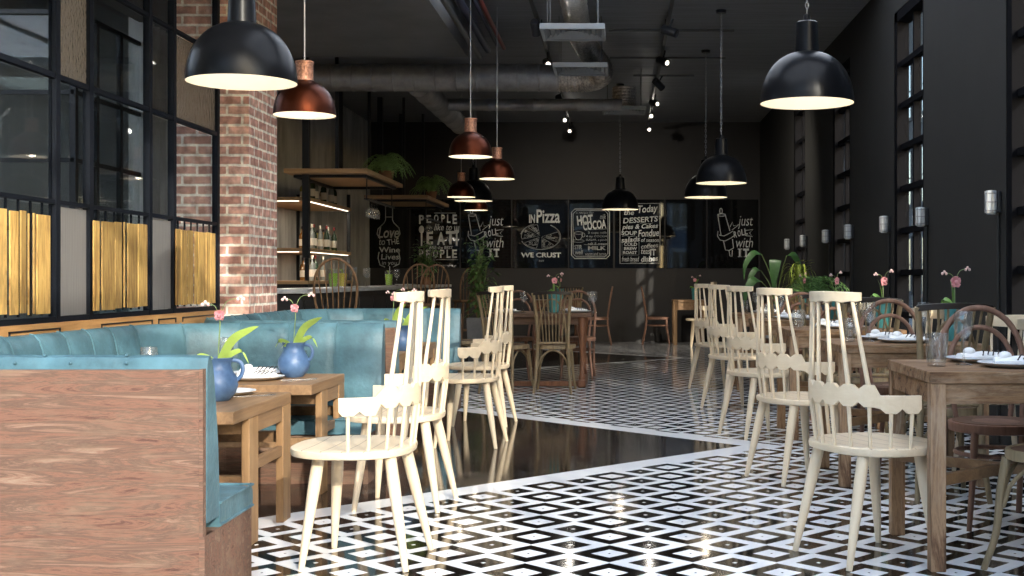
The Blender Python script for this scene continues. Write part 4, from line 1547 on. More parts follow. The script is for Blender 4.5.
KIND = [('bottle_green', 'foil_red', .31, .037, 'dark green'), ('bottle_amber', 'stripe', .28, .040, 'amber'), ('bottle_clear', 'label', .30, .036, 'pale'), ('bottle_yellow', 'stripe', .26, .042, 'yellow')]
n_b = 0
for z, ln, cnt in ((1.07, 'on the back bar top', 6), (1.45, 'on the lower bottle shelf', 12), (2.04, 'on the upper bottle shelf', 9)):
    for k in range(cnt):
        ki = (k * 3 + int(z * 10)) % 4
        b0, c0, h, r, cn = KIND[ki]
        x = -3.70 - .13 * (k % 2) - .02 * (k % 3)
        y = 15.0 + (1.5 / cnt) * k if z != 1.07 else 15.0 + .16 * k
        place('bottle%d' % ki, make_bottle(b0, c0, h, r, cn), '%s bottle %s, %s from the brick column end' % (cn, ln, ('first', 'second', 'third', 'fourth', 'fifth', 'sixth', 'seventh', 'eighth', 'ninth', 'tenth', 'eleventh', 'twelfth')[k]),
              (x, y, z), 0, 'bottles behind the bar')
for k, (x, y, z) in enumerate(((-2.95, 14.9, 1.93), (-2.95, 15.3, 1.93), (-2.92, 15.75, 1.93), (-3.02, 18.9, 1.93))):
    pass


def make_cocktail(mat):
    def mk():
        t = thing('cocktail_glass', 'x', 'drink')
        MB().lathe([(0, 0), (.04, 0), (.042, .004), (.05, .10), (.052, .19), (.05, .19), (.047, .10), (.038, .012), (0, .01)], n=20).build('glass', 'glass', t)
        MB().lathe([(0, .012), (.036, .013), (.045, .10), (.047, .15), (0, .15)], n=20).build('drink', mat, t)
        MB().lathe([(.003, .05), (.003, .25)], (.01, 0, 0), 6, True, True).build('straw', 'porcelain', t)
        m = MB()
        for k in range(3):
            a = 2 * PI * k / 3
            m.leaf([(0, 0, .15), (.03 * math.cos(a), .03 * math.sin(a), .19), (.05 * math.cos(a), .05 * math.sin(a), .20)], .012)
        m.build('garnish', 'leaf', t)
        return t
    return mk


place('ck1', make_cocktail('lime_drink'), 'lime green drink on the bar, first of the pair near the brick column', (-2.93, 12.75, 1.0))
place('ck2', make_cocktail('lemon_drink'), 'lemon yellow drink on the bar beside the first green one', (-2.90, 13.05, 1.0))
place('ck1', make_cocktail('lime_drink'), 'lime green drink standing alone on the bar below the painted wine bottle', (-2.90, 15.7, 1.0))
place('wine', make_wine, 'wine glass on the bar beside the lemon yellow drink', (-2.87, 13.45, 1.0))
place('wine', make_wine, 'wine glass on the bar below the painted wine bottle', (-2.87, 16.1, 1.0))
place('wine', make_wine, 'wine glass on the bar between the two groups of drinks', (-2.88, 14.2, 1.0))
place('plate', make_plate, 'white plate on the bar near its end', (-2.92, 17.0, 1.0))
GR = []
for k, (x, y) in enumerate(((-2.88, 14.36), (-2.88, 14.50), (-2.88, 14.66), (-2.88, 14.82), (-2.88, 18.8), (-2.88, 18.95))):
    w_ = place('wine', make_wine, 'wine glass hanging upside down below the %s bar shelf, %s' % (('first', 'second')[k // 4], ('first in its row', 'second in its row', 'third in its row', 'fourth in its row', 'first of a pair', 'second of a pair')[k]), (x, y, 2.02), 0, 'glasses on the hanging shelves')
    w_.rotation_euler = (PI, 0, 0)

# ------------------------------------------------------------------ plants


def frond(m, b, az, ln, up, drop, lw, n=12):
    d = Vector((math.cos(az), math.sin(az), 0))
    b = Vector(b)
    pts = smooth_pts([b, b + d * ln * .35 + Vector((0, 0, up)), b + d * ln * .75 + Vector((0, 0, up * .9 - drop * .35)), b + d * ln + Vector((0, 0, up * .5 - drop))], 5)
    m.tube(pts, .0022, 4)
    s = Vector((-d.y, d.x, 0))
    for i in range(1, n):
        u = i / n * (len(pts) - 1)
        p = pts[int(u)].lerp(pts[min(int(u) + 1, len(pts) - 1)], u % 1)
        l = lw * math.sin(PI * (.18 + .8 * i / n))
        t = (pts[min(int(u) + 1, len(pts) - 1)] - pts[int(u)]).normalized()
        for q in (-1, 1):
            e = p + s * q * l + t * l * .4 + Vector((0, 0, -.25 * l))
            wv = t * l * .17
            m.add([p, (p + e) / 2 + wv, e, (p + e) / 2 - wv], [(0, 1, 2, 3)])


def fern(name, label, loc, r, n, up, drop, potr, poth, mat='fern', potmat='terracotta', lw=.05, planter=0.0, plmat='planter_grey'):
    t = thing(name, label, 'plant', loc)
    rng = random.Random(name + label)
    if planter:
        MB().lathe([(0, 0), (potr * .75, 0), (potr, planter), (potr * .9, planter), (potr * .85, planter - .04), (0, planter - .04)], n=28).build('planter', plmat, t)
        z = planter - .03
    else:
        MB().lathe([(0, 0), (potr * .72, 0), (potr, poth), (potr * .9, poth), (potr * .85, poth - .03), (0, poth - .03)], n=24).build('pot', potmat, t)
        z = poth - .02
    m = MB()
    for k in range(n):
        a = 2 * PI * k / n * 1.0 + rng.uniform(-.3, .3)
        l = r * rng.uniform(.65, 1.1)
        frond(m, (rng.uniform(-.03, .03), rng.uniform(-.03, .03), z), a, l, up * rng.uniform(.5, 1.2), drop * rng.uniform(.3, 1.1), lw, 13)
    m.build('fronds', mat, t)
    return t


fern('potted_fern', 'green fern spilling over the first hanging shelf above the bar', (-2.94, 15.75, 2.33), .36, 70, .20, .16, .10, .13, 'fern_pale')
fern('potted_fern', 'green fern in a brown pot on the second hanging shelf', (-2.95, 19.6, 2.33), .36, 56, .22, .12, .09, .14, 'fern_pale')
fern('potted_fern', 'dense feathery fern in a tall grey planter by the window wall', (2.16, 13.62, 0), .40, 70, .24, .16, .17, 0, 'fern', planter=.86, lw=.055)


def spider(name, label, loc, n, ln, mat, planter):
    t = thing(name, label, 'plant', loc)
    rng = random.Random(3)
    MB().lathe([(0, 0), (.13, 0), (.17, planter), (.15, planter), (.145, planter - .04), (0, planter - .04)], n=28).build('planter', 'terracotta', t)
    m = MB()
    for k in range(n):
        a = 2 * PI * k / n + rng.uniform(-.2, .2)
        d = Vector((math.cos(a), math.sin(a), 0))
        b = Vector((0, 0, planter - .03))
        l = ln * rng.uniform(.6, 1.1)
        h = rng.uniform(.10, .36)
        m.leaf(smooth_pts([b, b + d * l * .3 + Vector((0, 0, h)), b + d * l * .75 + Vector((0, 0, h * 1.05)), b + d * l + Vector((0, 0, h * .45))], 4), .010)
    m.build('foliage', mat, t)
    m = MB()
    for k in range(26):
        a, e = rng.uniform(0, 2 * PI), rng.uniform(.1, 1.2)
        c = Vector((.02, 0, planter + .28)) + Vector((math.cos(a) * math.cos(e), math.sin(a) * math.cos(e), math.sin(e))) * rng.uniform(.08, .17)
        d = Vector((math.cos(a), math.sin(a), .3)).normalized()
        m.leaf([c, c + d * .03, c + d * .065 + Vector((0, 0, -.01))], [.005, .024, .002])
    m.build('variegated_leaves', 'fern_lime', t)
    return t


spider('potted_spider_plant', 'lime striped spider plant in a brown planter by the window wall', (2.16, 14.75, 0), 44, .25, 'fern_lime', .90)


def broadleaf(name, label, loc, planter, spec):
    t = thing(name, label, 'plant', loc)
    MB().lathe([(0, 0), (.14, 0), (.18, planter), (.16, planter), (.155, planter - .04), (0, planter - .04)], n=28).build('planter', 'planter_grey', t)
    b = Vector((0, 0, planter - .05))
    for az, out, h, ln, wd in spec:
        d = Vector((math.cos(R(az)), math.sin(R(az)), 0))
        e = b + d * out + Vector((0, 0, h))
        st = MB().tube(smooth_pts([b, b + d * out * .4 + Vector((0, 0, h * .6)), e]), .006, 6).build('stem', 'stem', t)
        q = Vector((d.x * .9, -.25, 0))
        pts = smooth_pts([e, e + q * ln * .35 + Vector((0, 0, .02)), e + q * ln * .7 + Vector((0, 0, -ln * .4)), e + q * ln * .75 + Vector((0, 0, -ln * .95))], 4)
        n = len(pts)
        sd = Vector((1, .5 * (1 if d.x > 0 else -1), .8 * d.x))
        MB().leaf(pts, [wd * max(.04, math.sin(PI * min(1, (i / (n - 1)) ** .62))) for i in range(n)], side=sd, fold=.12).build('leaf', 'leaf_dark', t)
    return t


broadleaf('potted_broadleaf_plant', 'broad heart-leaved plant in a grey planter near the back corner of the window wall', (2.12, 16.6, 0), .75,
          [(262, .08, .62, .46, .085), (205, .24, .36, .36, .060), (185, .20, .72, .36, .045), (320, .16, .70, .34, .050), (150, .22, .50, .30, .045)])


def bush(name, label, loc, planter, pr, h, rx, n, ls, mat, box=True):
    t = thing(name, label, 'plant', loc)
    rng = random.Random(name)
    if box:
        MB().loft([[(sx * pr * s, sy * pr * s, z) for sx, sy in ((-1, -1), (1, -1), (1, 1), (-1, 1))] for s, z in ((.85, 0), (1, planter), (.88, planter), (.88, planter - .05))]).build('planter', 'planter_grey', t, smooth=False, bevel=.006)
    else:
        MB().lathe([(0, 0), (pr * .75, 0), (pr, planter), (pr * .88, planter), (pr * .85, planter - .03), (0, planter - .03)], n=20).build('pot', 'terracotta', t)
    st = MB()
    lf = MB()
    for k in range(max(5, n // 26)):
        a = rng.uniform(0, 2 * PI)
        tip = Vector((rx * .8 * math.cos(a) * rng.random(), rx * .8 * math.sin(a) * rng.random(), planter + h * rng.uniform(.55, 1.0)))
        pts = smooth_pts([(0, 0, planter - .05), tip * .5 + Vector((0, 0, planter * .45)), tip])
        st.tube(pts, .006, 5)
        for q in range(26):
            p = pts[rng.randrange(2, len(pts))]
            a2, e = rng.uniform(0, 2 * PI), rng.uniform(-.5, .9)
            d = Vector((math.cos(a2) * math.cos(e), math.sin(a2) * math.cos(e), math.sin(e)))
            p = p + d * rng.uniform(.02, rx * .55)
            lf.leaf([p, p + d * ls * .5, p + d * ls + Vector((0, 0, -ls * .3))], [.003, ls * .26, .001])
    st.build('stems', 'stem', t)
    lf.build('foliage', mat, t)
    return t


bush('potted_leafy_plant', 'tall leafy green plant in a square grey planter beyond the bar stools', (-1.95, 17.3, 0), .55, .15, 1.05, .26, 420, .10, 'fern')
bush('potted_herb', 'bushy green plant in a brown pot on the far end of the bar', (-2.98, 19.3, 1.0), .12, .09, .50, .22, 260, .09, 'fern', False)
MB_ = None

# ------------------------------------------------------------------ pendants


def make_black_pendant():
    t = thing('pendant_lamp', 'x', 'pendant lamp')          # origin at the rim
    r, h = .257, .285
    outp = [(r, 0)] + [(r * math.cos(a) ** .82, h * math.sin(a)) for a in [PI / 2 * k / 16 for k in range(1, 14)]] + [(.066, h * .985)]
    MB().lathe(outp, n=48).build('shade', 'black_gloss', t)
    MB().lathe([(r - .001, 0)] + [((r - .004) * math.cos(a) ** .82, (h - .006) * math.sin(a)) for a in [PI / 2 * k / 14 for k in range(1, 14)]] + [(0, h - .006)], n=48).build('shade_lining', 'shade_white', t)
    MB().lathe([(.068, .275), (.066, .30), (.060, .445), (.050, .452), (.020, .455), (.016, .49), (0, .49)], n=28).build('neck', 'black_gloss', t)
    MB().ball((0, 0, .13), .035, .035, .048, 14, 10).build('bulb', 'bulb', t)
    cap = 3.81 - 2.06
    ch = MB()
    for k in range(40):
        z = .49 + (cap - .49) * k / 40
        hgt = (cap - .49) / 40 * 1.25
        pts = []
        for i in range(10):
            a = 2 * PI * i / 10
            q = .0085 * math.cos(a)
            pts.append((q if k % 2 else 0, 0 if k % 2 else q, z + hgt / 2 + hgt / 2 * math.sin(a)))
        ch.tube(pts, .0022, 5, closed=True)
    ch.build('chain', 'steel_wire', t)
    MB().lathe([(0, cap - .03), (.05, cap - .03), (.055, cap), (0, cap)], n=20).build('ceiling_rose', 'black_steel', t)
    d = bpy.data.lights.new('lamp_light', 'POINT')
    d.energy = 1.6
    d.color = (1, .86, .66)
    d.shadow_soft_size = .04
    o = bpy.data.objects.new('lamp_light', d)
    COL.objects.link(o)
    o.parent = t
    o.location = (0, 0, .06)
    return t


def make_copper_pendant():
    t = thing('copper_pendant_lamp', 'x', 'pendant lamp')
    r, h = .18, .20
    MB().lathe([(r, 0), (r * .99, .012)] + [(r * math.cos(a) ** .85 * .985, .012 + (h - .012) * math.sin(a)) for a in [PI / 2 * k / 14 for k in range(1, 12)]] + [(.056, h)], n=40).build('shade', 'copper', t)
    MB().lathe([(r - .001, 0)] + [((r - .005) * math.cos(a) ** .85, (h - .006) * math.sin(a)) for a in [PI / 2 * k / 12 for k in range(1, 12)]] + [(0, h - .006)], n=40).build('shade_lining', 'shade_white', t)
    MB().lathe([(.050, h - .01), (.050, h + .10), (.054, h + .102), (.054, h + .112), (.046, h + .115), (0, h + .115)], n=24).build('cap', 'copper_cap', t)
    MB().ball((0, 0, .09), .03, .03, .04, 12, 8).build('bulb', 'bulb', t)
    top = 3.81 - 2.06
    MB().tube([(0, 0, h + .11), (0, 0, top)], .0042, 6).build('cord', 'steel_wire', t)
    MB().lathe([(0, top - .025), (.045, top - .025), (.05, top), (0, top)], n=18).build('ceiling_rose', 'black_steel', t)
    d = bpy.data.lights.new('lamp_light', 'POINT')
    d.energy = 1.2
    d.color = (1, .86, .66)
    d.shadow_soft_size = .04
    o = bpy.data.objects.new('lamp_light', d)
    COL.objects.link(o)
    o.parent = t
    o.location = (0, 0, .04)
    return t


for x, y, z, lb in ((-1.79, 5.90, 2.025, 'large black dome pendant lamp hanging over the first booth, in front of the brick column'), (1.044, 6.85, 2.06, 'large black dome pendant lamp on a chain over the second window-side table'),
                    (1.044, 12.55, 2.06, 'black dome pendant lamp on a chain over the fifth window-side table'), (1.044, 14.75, 2.06, 'black dome pendant lamp partly behind another, beyond the fifth window-side table'),
                    (.03, 17.3, 2.06, 'small looking black dome pendant lamp alone before the hot cocoa chalk board'), (-1.96, 16.8, 2.147, 'black dome pendant lamp amid the cluster of copper pendants')):
    place('pendant', make_black_pendant, lb, (x, y, z), 0, 'black pendant lamps')
for x, y, z, lb in ((-1.82, 7.2, 2.04, 'copper pendant lamp beside the brick column, behind the large black one'), (-1.207, 10.15, 2.09, 'copper pendant lamp hanging highest in the cluster before the bar'),
                    (-1.21, 12.4, 2.09, 'copper pendant lamp just behind the highest one of the cluster'), (-2.01, 15.9, 2.14, 'copper pendant lamp nearest the second hanging shelf'),
                    (-2.13, 18.6, 2.12, 'small looking copper pendant lamp lowest in the cluster, under the black dome')):
    place('copper', make_copper_pendant, lb, (x, y, z), 0, 'copper pendant lamps')
for o in list(COL.objects):
    if o.name.startswith('cord') and o.parent and o.parent.location.x < -1.6 and o.parent.location.y < 13.2:
        pass

# ------------------------------------------------------------------ ducts, pipes, diffusers, tracks


def rib_tube(m, a, b_, r, n=24, pitch=.22, amp=.006):
    a, b_ = Vector(a), Vector(b_)
    L = (b_ - a).length
    k = max(2, int(L / pitch))
    pts, rs = [], []
    for i in range(k + 1):
        for du, rr in ((0, r + amp), (.06, r + amp), (.08, r), (.98, r)):
            u = (i + du) / k
            if u <= 1:
                pts.append(a.lerp(b_, u))
                rs.append(rr)
    m.tube(pts, rs, n)


m = MB()
rib_tube(m, (-3.9, 13.9, 3.345), (-.66, 13.9, 3.345), .152)
t = m.build('ventilation_duct', 'galv')
tag(t, 'thick round steel duct crossing the room below the ceiling', 'duct')
m = MB()
rib_tube(m, (-2.2, 15.6, 3.28), (.05, 15.6, 3.28), .075, pitch=.5)
tag(m.build('ventilation_duct', 'galv'), 'thin round steel duct behind the thick one', 'duct')
m = MB()
rib_tube(m, (-2.25, 14.0, 3.28), (-2.25, 17.6, 3.28), .13, pitch=.6)
tag(m.build('ventilation_duct', 'galv'), 'steel duct branching from the thick one towards the back wall over the bar', 'duct')
m = MB()
pts = smooth_pts([(-.40, 8.2, 3.60), (-.40, 10.0, 3.60), (-.40, 11.9, 3.60), (-.38, 12.7, 3.57), (-.26, 13.3, 3.46), (-.20, 13.68, 3.37), (-.32, 13.87, 3.345), (-.50, 13.9, 3.345), (-.68, 13.9, 3.345)], 18)
m.tube(pts, [.115 + .035 * max(0, min(1, (i - 60) / 40)) + .009 * ((i % 4) in (0, 1)) for i in range(len(pts))], 22)
tag(m.build('flexible_duct', 'foil'), 'crinkled foil duct running between the ceiling diffusers', 'duct')
m = MB()
pts = smooth_pts([(.08, 16.25, 3.33), (.08, 16.25, 3.45), (.08, 16.25, 3.60)], 8)
m.tube(pts, [.15 + .008 * (i % 2) for i in range(len(pts))], 20)
tag(m.build('flexible_duct', 'foil'), 'short foil duct above the farthest ceiling diffuser', 'duct')


def make_diffuser():
    t = thing('ceiling_diffuser', 'x', 'air diffuser')       # origin: middle of the lower face
    m = MB()
    s = .285
    for a in (0, 1):
        for sgn in (-1, 1):
            if a:
                m.box(-s, sgn * s - .03 * (sgn > 0), 0, s, sgn * s + .03 * (sgn < 0), .05)
            else:
                m.box(sgn * s - .03 * (sgn > 0), -s + .03, 0, sgn * s + .03 * (sgn < 0), s - .03, .05)
    m.box(-.16, -.16, .05, .16, .16, .062)
    m.build('frame', 'diffuser', t, smooth=False, bevel=.003)
    m = MB()
    for k in range(5):
        r0 = .245 - .048 * k
        z = .012 + .004 * k
        for sgn in (-1, 1):
            m.add([(-r0, sgn * r0, z), (r0, sgn * r0, z), (r0 - .03, sgn * (r0 - .03), z + .03), (-r0 + .03, sgn * (r0 - .03), z + .03)], [(0, 1, 2, 3)])
            m.add([(sgn * r0, -r0, z), (sgn * r0, r0, z), (sgn * (r0 - .03), r0 - .03, z + .03), (sgn * (r0 - .03), -r0 + .03, z + .03)], [(0, 1, 2, 3)])
    m.build('grille', 'diffuser', t, smooth=False)
    MB().box(-.25, -.25, .046, .25, .25, .05).build('back_plate', 'grille_dark', t, smooth=False)
    m = MB()
    for sx in (-1, 1):
        for sy in (-1, 1):
            m.tube([(sx * .22, sy * .22, .05), (sx * .22, sy * .22, 3.81 - 3.272)], .004, 5)
    m.build('hanger_rod', 'grey_pipe', t)
    return t


for x, y, z, lb in ((-.40, 11.1, 3.272, 'pale grey square ceiling diffuser, first along the foil duct'), (-.39, 13.05, 3.272, 'pale grey square ceiling diffuser beside the thick duct'), (.08, 16.25, 3.272, 'pale grey square ceiling diffuser hanging alone towards the back wall')):
    place('diffuser', make_diffuser, lb, (x, y, z), 0, 'ceiling diffusers')

for k, (x, z, r, mt, lb) in enumerate(((-1.52, 3.52, .028, 'grey_pipe', 'grey pipe running along the edge of the dropped ceiling'), (-1.43, 3.60, .035, 'blue_pipe', 'thick dark blue pipe along the dropped ceiling'),
                                       (-1.33, 3.66, .018, 'blue_pipe', 'thin dark blue pipe between the thick blue pipe and the red pipe'), (-1.25, 3.62, .020, 'red_pipe', 'red pipe running along the dark ceiling'))):
    tag(MB().tube([(x, 3.6, z), (x, 13.6, z)], r, 12).build('ceiling_pipe', mt), lb, 'pipe', 'ceiling pipes')
for y, x0, x1, z in ((13.35, -.1, 1.25, 3.765), (15.0, -.1, 1.30, 3.765), (16.3, .2, 1.0, 3.765)):
    tag(MB().tube([(x0, y, z), (x1, y, z)], .014, 8).build('conduit_pipe', 'grey_pipe'), 'thin grey conduit across the ceiling, %s from the street end' % ORD[(13.35, 15.0, 16.3).index(y)], 'pipe', 'ceiling conduits')
for x, s in ((-.80, 'over the aisle'), (.50, 'over the window-side tables')):
    tr = thing('lighting_track', 'black ceiling lighting track running %s' % s, 'lighting track', (x, 13.0, 3.66))
    MB().box(-.018, -7.5, -.015, .018, 7.6, .02).build('rail', 'black_steel', tr, smooth=False)
    m = MB()
    for y in (-7, -3.5, 0, 3.5, 7):
        m.tube([(0, y, .02), (0, y, .15)], .006, 6)
    m.build('hanger_rod', 'black_steel', tr)


def make_spot():
    t = thing('track_spotlight', 'x', 'spotlight')            # origin at the pivot, head points along +X
    MB().lathe([(0, -.07), (.042, -.07), (.045, -.065), (.045, .09), (.040, .09), (.036, .07), (0, .07)], n=22).build('head', 'black_steel', t)
    for o in list(t.children):
        o.rotation_euler = (0, R(90), 0)
    MB().tube([(0, 0, .04), (0, 0, .125)], .010, 8).build('bracket', 'black_steel', t)
    return t


def make_spot_lit(watts=1.5, cone=75):
    t = make_spot()
    o = MB().lathe([(0, .084), (.024, .084), (.026, .0825)], n=20).build('lens', 'spot_lens', t)
    o.rotation_euler = (0, R(90), 0)
    d = bpy.data.lights.new('lamp_light', 'SPOT')
    d.energy = watts
    d.spot_size = R(cone)
    d.spot_blend = 0.9
    d.color = (1, .93, .82)
    d.shadow_soft_size = .04
    l = bpy.data.objects.new('lamp_light', d)
    COL.objects.link(l)
    l.parent = t
    l.location = (.095, 0, 0)
    l.rotation_euler = (0, R(-90), 0)
    return t


SPOTS = [(-.80, 12.0, 86, -38, 0, ''), (-.80, 14.0, 282, -20, 1, ''), (-.80, 19.0, 262, -12, 1, ''), (-.80, 20.4, 275, -12, 1, ''), (-.80, 16.9, 80, -34, 2, ''),
         (.50, 12.2, -25, -20, 0, ''), (.50, 13.9, -50, -20, 1, ''), (.50, 15.5, 40, -34, 2, ''), (.50, 17.2, -55, -15, 1, ''), (.50, 18.5, -95, -14, 1, ''), (.50, 20.2, -85, -12, 1, '')]
cnt = {}
for x, y, az, el, lit, _ in SPOTS:
    key = 'aisle track' if x < 0 else 'window-side track'
    cnt[key] = cnt.get(key, 0) + 1
    o = place('spot%d' % lit, (make_spot, make_spot_lit, lambda: make_spot_lit(135, 100))[lit], 'small black cylindrical spotlight, %s, %s along the %s' % ('lit' if lit == 1 else 'unlit' if lit == 0 else 'facing the back wall', ORD[cnt[key] - 1] if lit is not None else '', key), (x, y, 3.53), 0, 'track spotlights')
    o.rotation_euler = (0, R(-el), R(az))

# wall lights
for k, y in enumerate((7.98, 9.84, 11.2, 12.95, 14.36, 16.1, 17.6)):
    def mk():
        t = thing('wall_light', 'x', 'wall light')           # origin on the wall, +(-X) into the room
        MB().box(-.025, -.035, -.07, 0, .035, .07).build('base', 'black_steel', t, smooth=False, bevel=.006)
        m = MB().lathe([(0, -.082), (.024, -.08), (.036, -.068), (.038, .062), (.034, .073), (0, .078)], (-.058, 0, 0), 20)
        m.build('glass', 'sconce_glass', t)
        g = MB()
        for z in (-.055, 0, .055):
            g.tube([(-.058 + .041 * math.cos(a), .041 * math.sin(a), z) for a in [2 * PI * i / 16 for i in range(16)]], .003, 5, closed=True)
        for a in (100, 140, 180, 220, 260):
            g.tube([(-.058 + .041 * math.cos(R(a)), .041 * math.sin(R(a)), -.07), (-.058 + .041 * math.cos(R(a)), .041 * math.sin(R(a)), .07)], .0025, 5)
        g.build('cage', 'cage', t)
        MB().tube([(-.013, 0, -.085), (-.013, 0, -1.55)], .010, 8).build('conduit', 'conduit', t)
        return t
    place('wall_light', mk, 'caged glass bulkhead wall light, %s along the window wall' % ORD[k], (XR - .0005, y, 1.585), 0, 'caged wall lights')

# ------------------------------------------------------------------ chalk boards on the back wall
# board units: 1 u = 17.32 mm across the wall; u grows to the window side, v grows downwards from eye level
U = .01732


def bx(px):
    return (px - 618) * U


def bz(py):
    return 1.09 + (279 - py) * U


def text_to(m, body, x0, y0, x1, y1, shear=0.0, bold=0.0, ang=0.0):
    cu = bpy.data.curves.new('lettering', 'FONT')
    cu.body = body
    cu.size = 1
    cu.shear = shear
    cu.offset = bold
    cu.extrude = .0
    cu.resolution_u = 3
    ob = bpy.data.objects.new('lettering', cu)
    COL.objects.link(ob)
    dg = bpy.context.evaluated_depsgraph_get()
    me = bpy.data.meshes.new_from_object(ob.evaluated_get(dg))
    bpy.data.objects.remove(ob)
    bpy.data.curves.remove(cu)
    vs = [v.co for v in me.vertices]
    fs = [tuple(p.vertices) for p in me.polygons]
    if vs:
        ax, bx_ = min(v.x for v in vs), max(v.x for v in vs)
        ay, by_ = min(v.y for v in vs), max(v.y for v in vs)
        X0, X1, Z0, Z1 = bx(x0), bx(x1), bz(y1), bz(y0)
        cx, cz = (X0 + X1) / 2, (Z0 + Z1) / 2
        out = []
        for v in vs:
            x = X0 + (v.x - ax) / (bx_ - ax) * (X1 - X0)
            z = Z0 + (v.y - ay) / (by_ - ay) * (Z1 - Z0)
            if ang:
                dx, dz = x - cx, z - cz
                x, z = cx + dx * math.cos(ang) - dz * math.sin(ang), cz + dx * math.sin(ang) + dz * math.cos(ang)
            out.append((x, YB - .0225, z))
        m.add(out, fs)
    bpy.data.meshes.remove(me)


def stroke(m, pts, w=1.0, closed=False):
    q = [Vector((bx(x), YB - .0222, bz(y))) for x, y in pts]
    m.tube(q, w * U / 2, 4, closed=closed)


def filled(m, pts):
    vs = [(bx(x), YB - .0225, bz(y)) for x, y in pts]
    m.add(vs, [tuple(range(len(vs)))])


def ell(cx, cy, rx, ry, a0=0, a1=360, n=28):
    return [(cx + rx * math.cos(R(a0 + (a1 - a0) * i / n)), cy + ry * math.sin(R(a0 + (a1 - a0) * i / n))) for i in range(n + 1)]


def board(x0, x1, label):
    t = thing('chalk_board', label, 'chalk board', (0, 0, 0), 0, 'painted glass boards on the back wall')
    MB().box(bx(x0), YB - .021, bz(268), bx(x1), YB - .001, bz(199.5)).build('panel', 'board', t, smooth=False)
    return t


t = board(368, 409, 'black glass board painted with a wine bottle of words')
m = MB()
stroke(m, [(385.5, 206), (385.5, 220), (384, 223), (378, 229), (377, 234), (380, 239)], .9)
stroke(m, [(392.5, 206), (392.5, 220), (394, 223), (399, 228), (400, 234), (397, 239)], .9)
stroke(m, [(385, 206.5), (393, 206.5)], .8)
stroke(m, [(385, 217), (393, 217)], .7)
stroke(m, [(379, 252), (378, 258), (380, 265), (385, 267)], .9)
stroke(m, [(399, 253), (400, 259), (399, 264), (393, 267)], .9)
text_to(m, 'Love', 378, 227, 399, 238, .25, .015)
text_to(m, 'to', 379, 239.5, 385, 245, .2)
text_to(m, 'THE', 387, 239, 399, 244.5, 0, .01, .12)
text_to(m, 'Wine', 379, 247, 400, 252.5, 0, .015)
text_to(m, 'Lives', 381, 254, 399, 259.5, .1, .01)
text_to(m, 'in you', 382, 261, 397, 266, .1)
m.build('lettering', 'chalk', t, smooth=False)

t = board(411, 459.5, 'black glass board lettered PEOPLE like to EAT with a spoon and fork')
m = MB()
text_to(m, 'P', 419, 215, 424, 224, 0, .03)
text_to(m, 'E', 426.5, 215, 431, 223, 0, .03)
text_to(m, 'O', 434, 214.5, 438.5, 222, 0, .03)
text_to(m, 'P', 441, 214.5, 445, 222.5, 0, .03)
text_to(m, 'L', 447, 214.5, 450.5, 223, 0, .03)
text_to(m, 'E', 452.5, 214.5, 457, 224, 0, .03)
text_to(m, 'who', 426, 225.5, 432, 229, .2)
text_to(m, 'like to', 434, 224, 452, 230.5, .3, .01)
text_to(m, 'E', 426.5, 231, 433, 244.5, 0, .04)
text_to(m, 'A', 437, 232, 445, 245, 0, .04)
text_to(m, 'T', 446, 231, 455, 244.5, 0, .04)
text_to(m, 'ARE the BEST', 429, 246, 453, 249, 0, .02)
for ch, x0, x1 in zip('PEOPLE', (419, 426, 433, 440, 446.5, 452), (423.5, 430.5, 438, 444.5, 450.5, 457)):
    text_to(m, ch, x0, 249.5, x1, 258, 0, .03)
stroke(m, [(434, 213), (456, 213)], .5)
stroke(m, [(436, 259.7), (458, 259.7)], .5)
filled(m, ell(421.5, 229.5, 2.6, 3.8))
stroke(m, [(421.5, 232), (421.5, 246)], 1.7)
filled(m, [(454, 226), (455.2, 226), (455.4, 230), (456.2, 230), (456.4, 226), (457.4, 226), (457.6, 230), (458.3, 230), (458.5, 226), (459.3, 226), (459, 232), (457.4, 234), (457.6, 246), (455.6, 246), (455.8, 234), (454.4, 232)])
m.build('lettering', 'chalk', t, smooth=False)


def roll(x0, lab, xa, xb):
    t = board(xa, xb, lab)
    m = MB()
    o = x0

    def S(pts, w=.8, c=False):
        stroke(m, [(x + o, y) for x, y in pts], w, c)
    S([(3, 216), (6, 235)], .9)
    S([(10, 214), (15, 231)], .9)
    S(ell(6.5, 215, 3.8, 1.2), .8)
    S(ell(6.0, 211, 1.3, 2.6), .8)
    S([(3, 231), (2.5, 236), (5, 240), (10, 241), (16, 238), (20, 235)], .8)
    S([(4, 235), (9, 236), (15, 233), (18, 231)], .8)
    S([(8.5, 241), (10.5, 250), (14, 250.5), (18.5, 248), (17.5, 239)], .9)
    S([(14, 250.5), (15, 256), (17, 256.5), (17.3, 250)], .9)
    S([(15, 227), (17.5, 222), (18.5, 226), (24, 224.5), (17, 230)], .7)
    S([(30, 230.5), (38, 229.5), (34.5, 233), (37.5, 236.5), (30, 235.5)], .7)
    for ch, x, y in zip('ROLL', (18.8, 22.6, 26.4, 29.6), (233.5, 232.5, 231.4, 230.6)):
        text_to(m, ch, o + x, y - 2.2, o + x + 3, y + 4, 0, .02, .1)
    text_to(m, 'just', o + 23, 216, o + 38, 229, .22, -.005)
    text_to(m, 'with', o + 21, 237.5, o + 38, 247.5, .22, -.005)
    text_to(m, 'T', o + 28, 248.5, o + 34, 257, 0, .05)
    S([(25, 249.2), (25, 256.4)], 2.2)
    S([(22.8, 249), (27.2, 249)], .9)
    S([(22.8, 256.6), (27.2, 256.6)], .9)
    S([(28.8, 256.6), (33.2, 256.6)], .9)
    m.build('lettering', 'chalk', t, smooth=False)


roll(465.5, 'black glass board with rolling pin, just ROLL with IT, beside the EAT board', 461, 511)

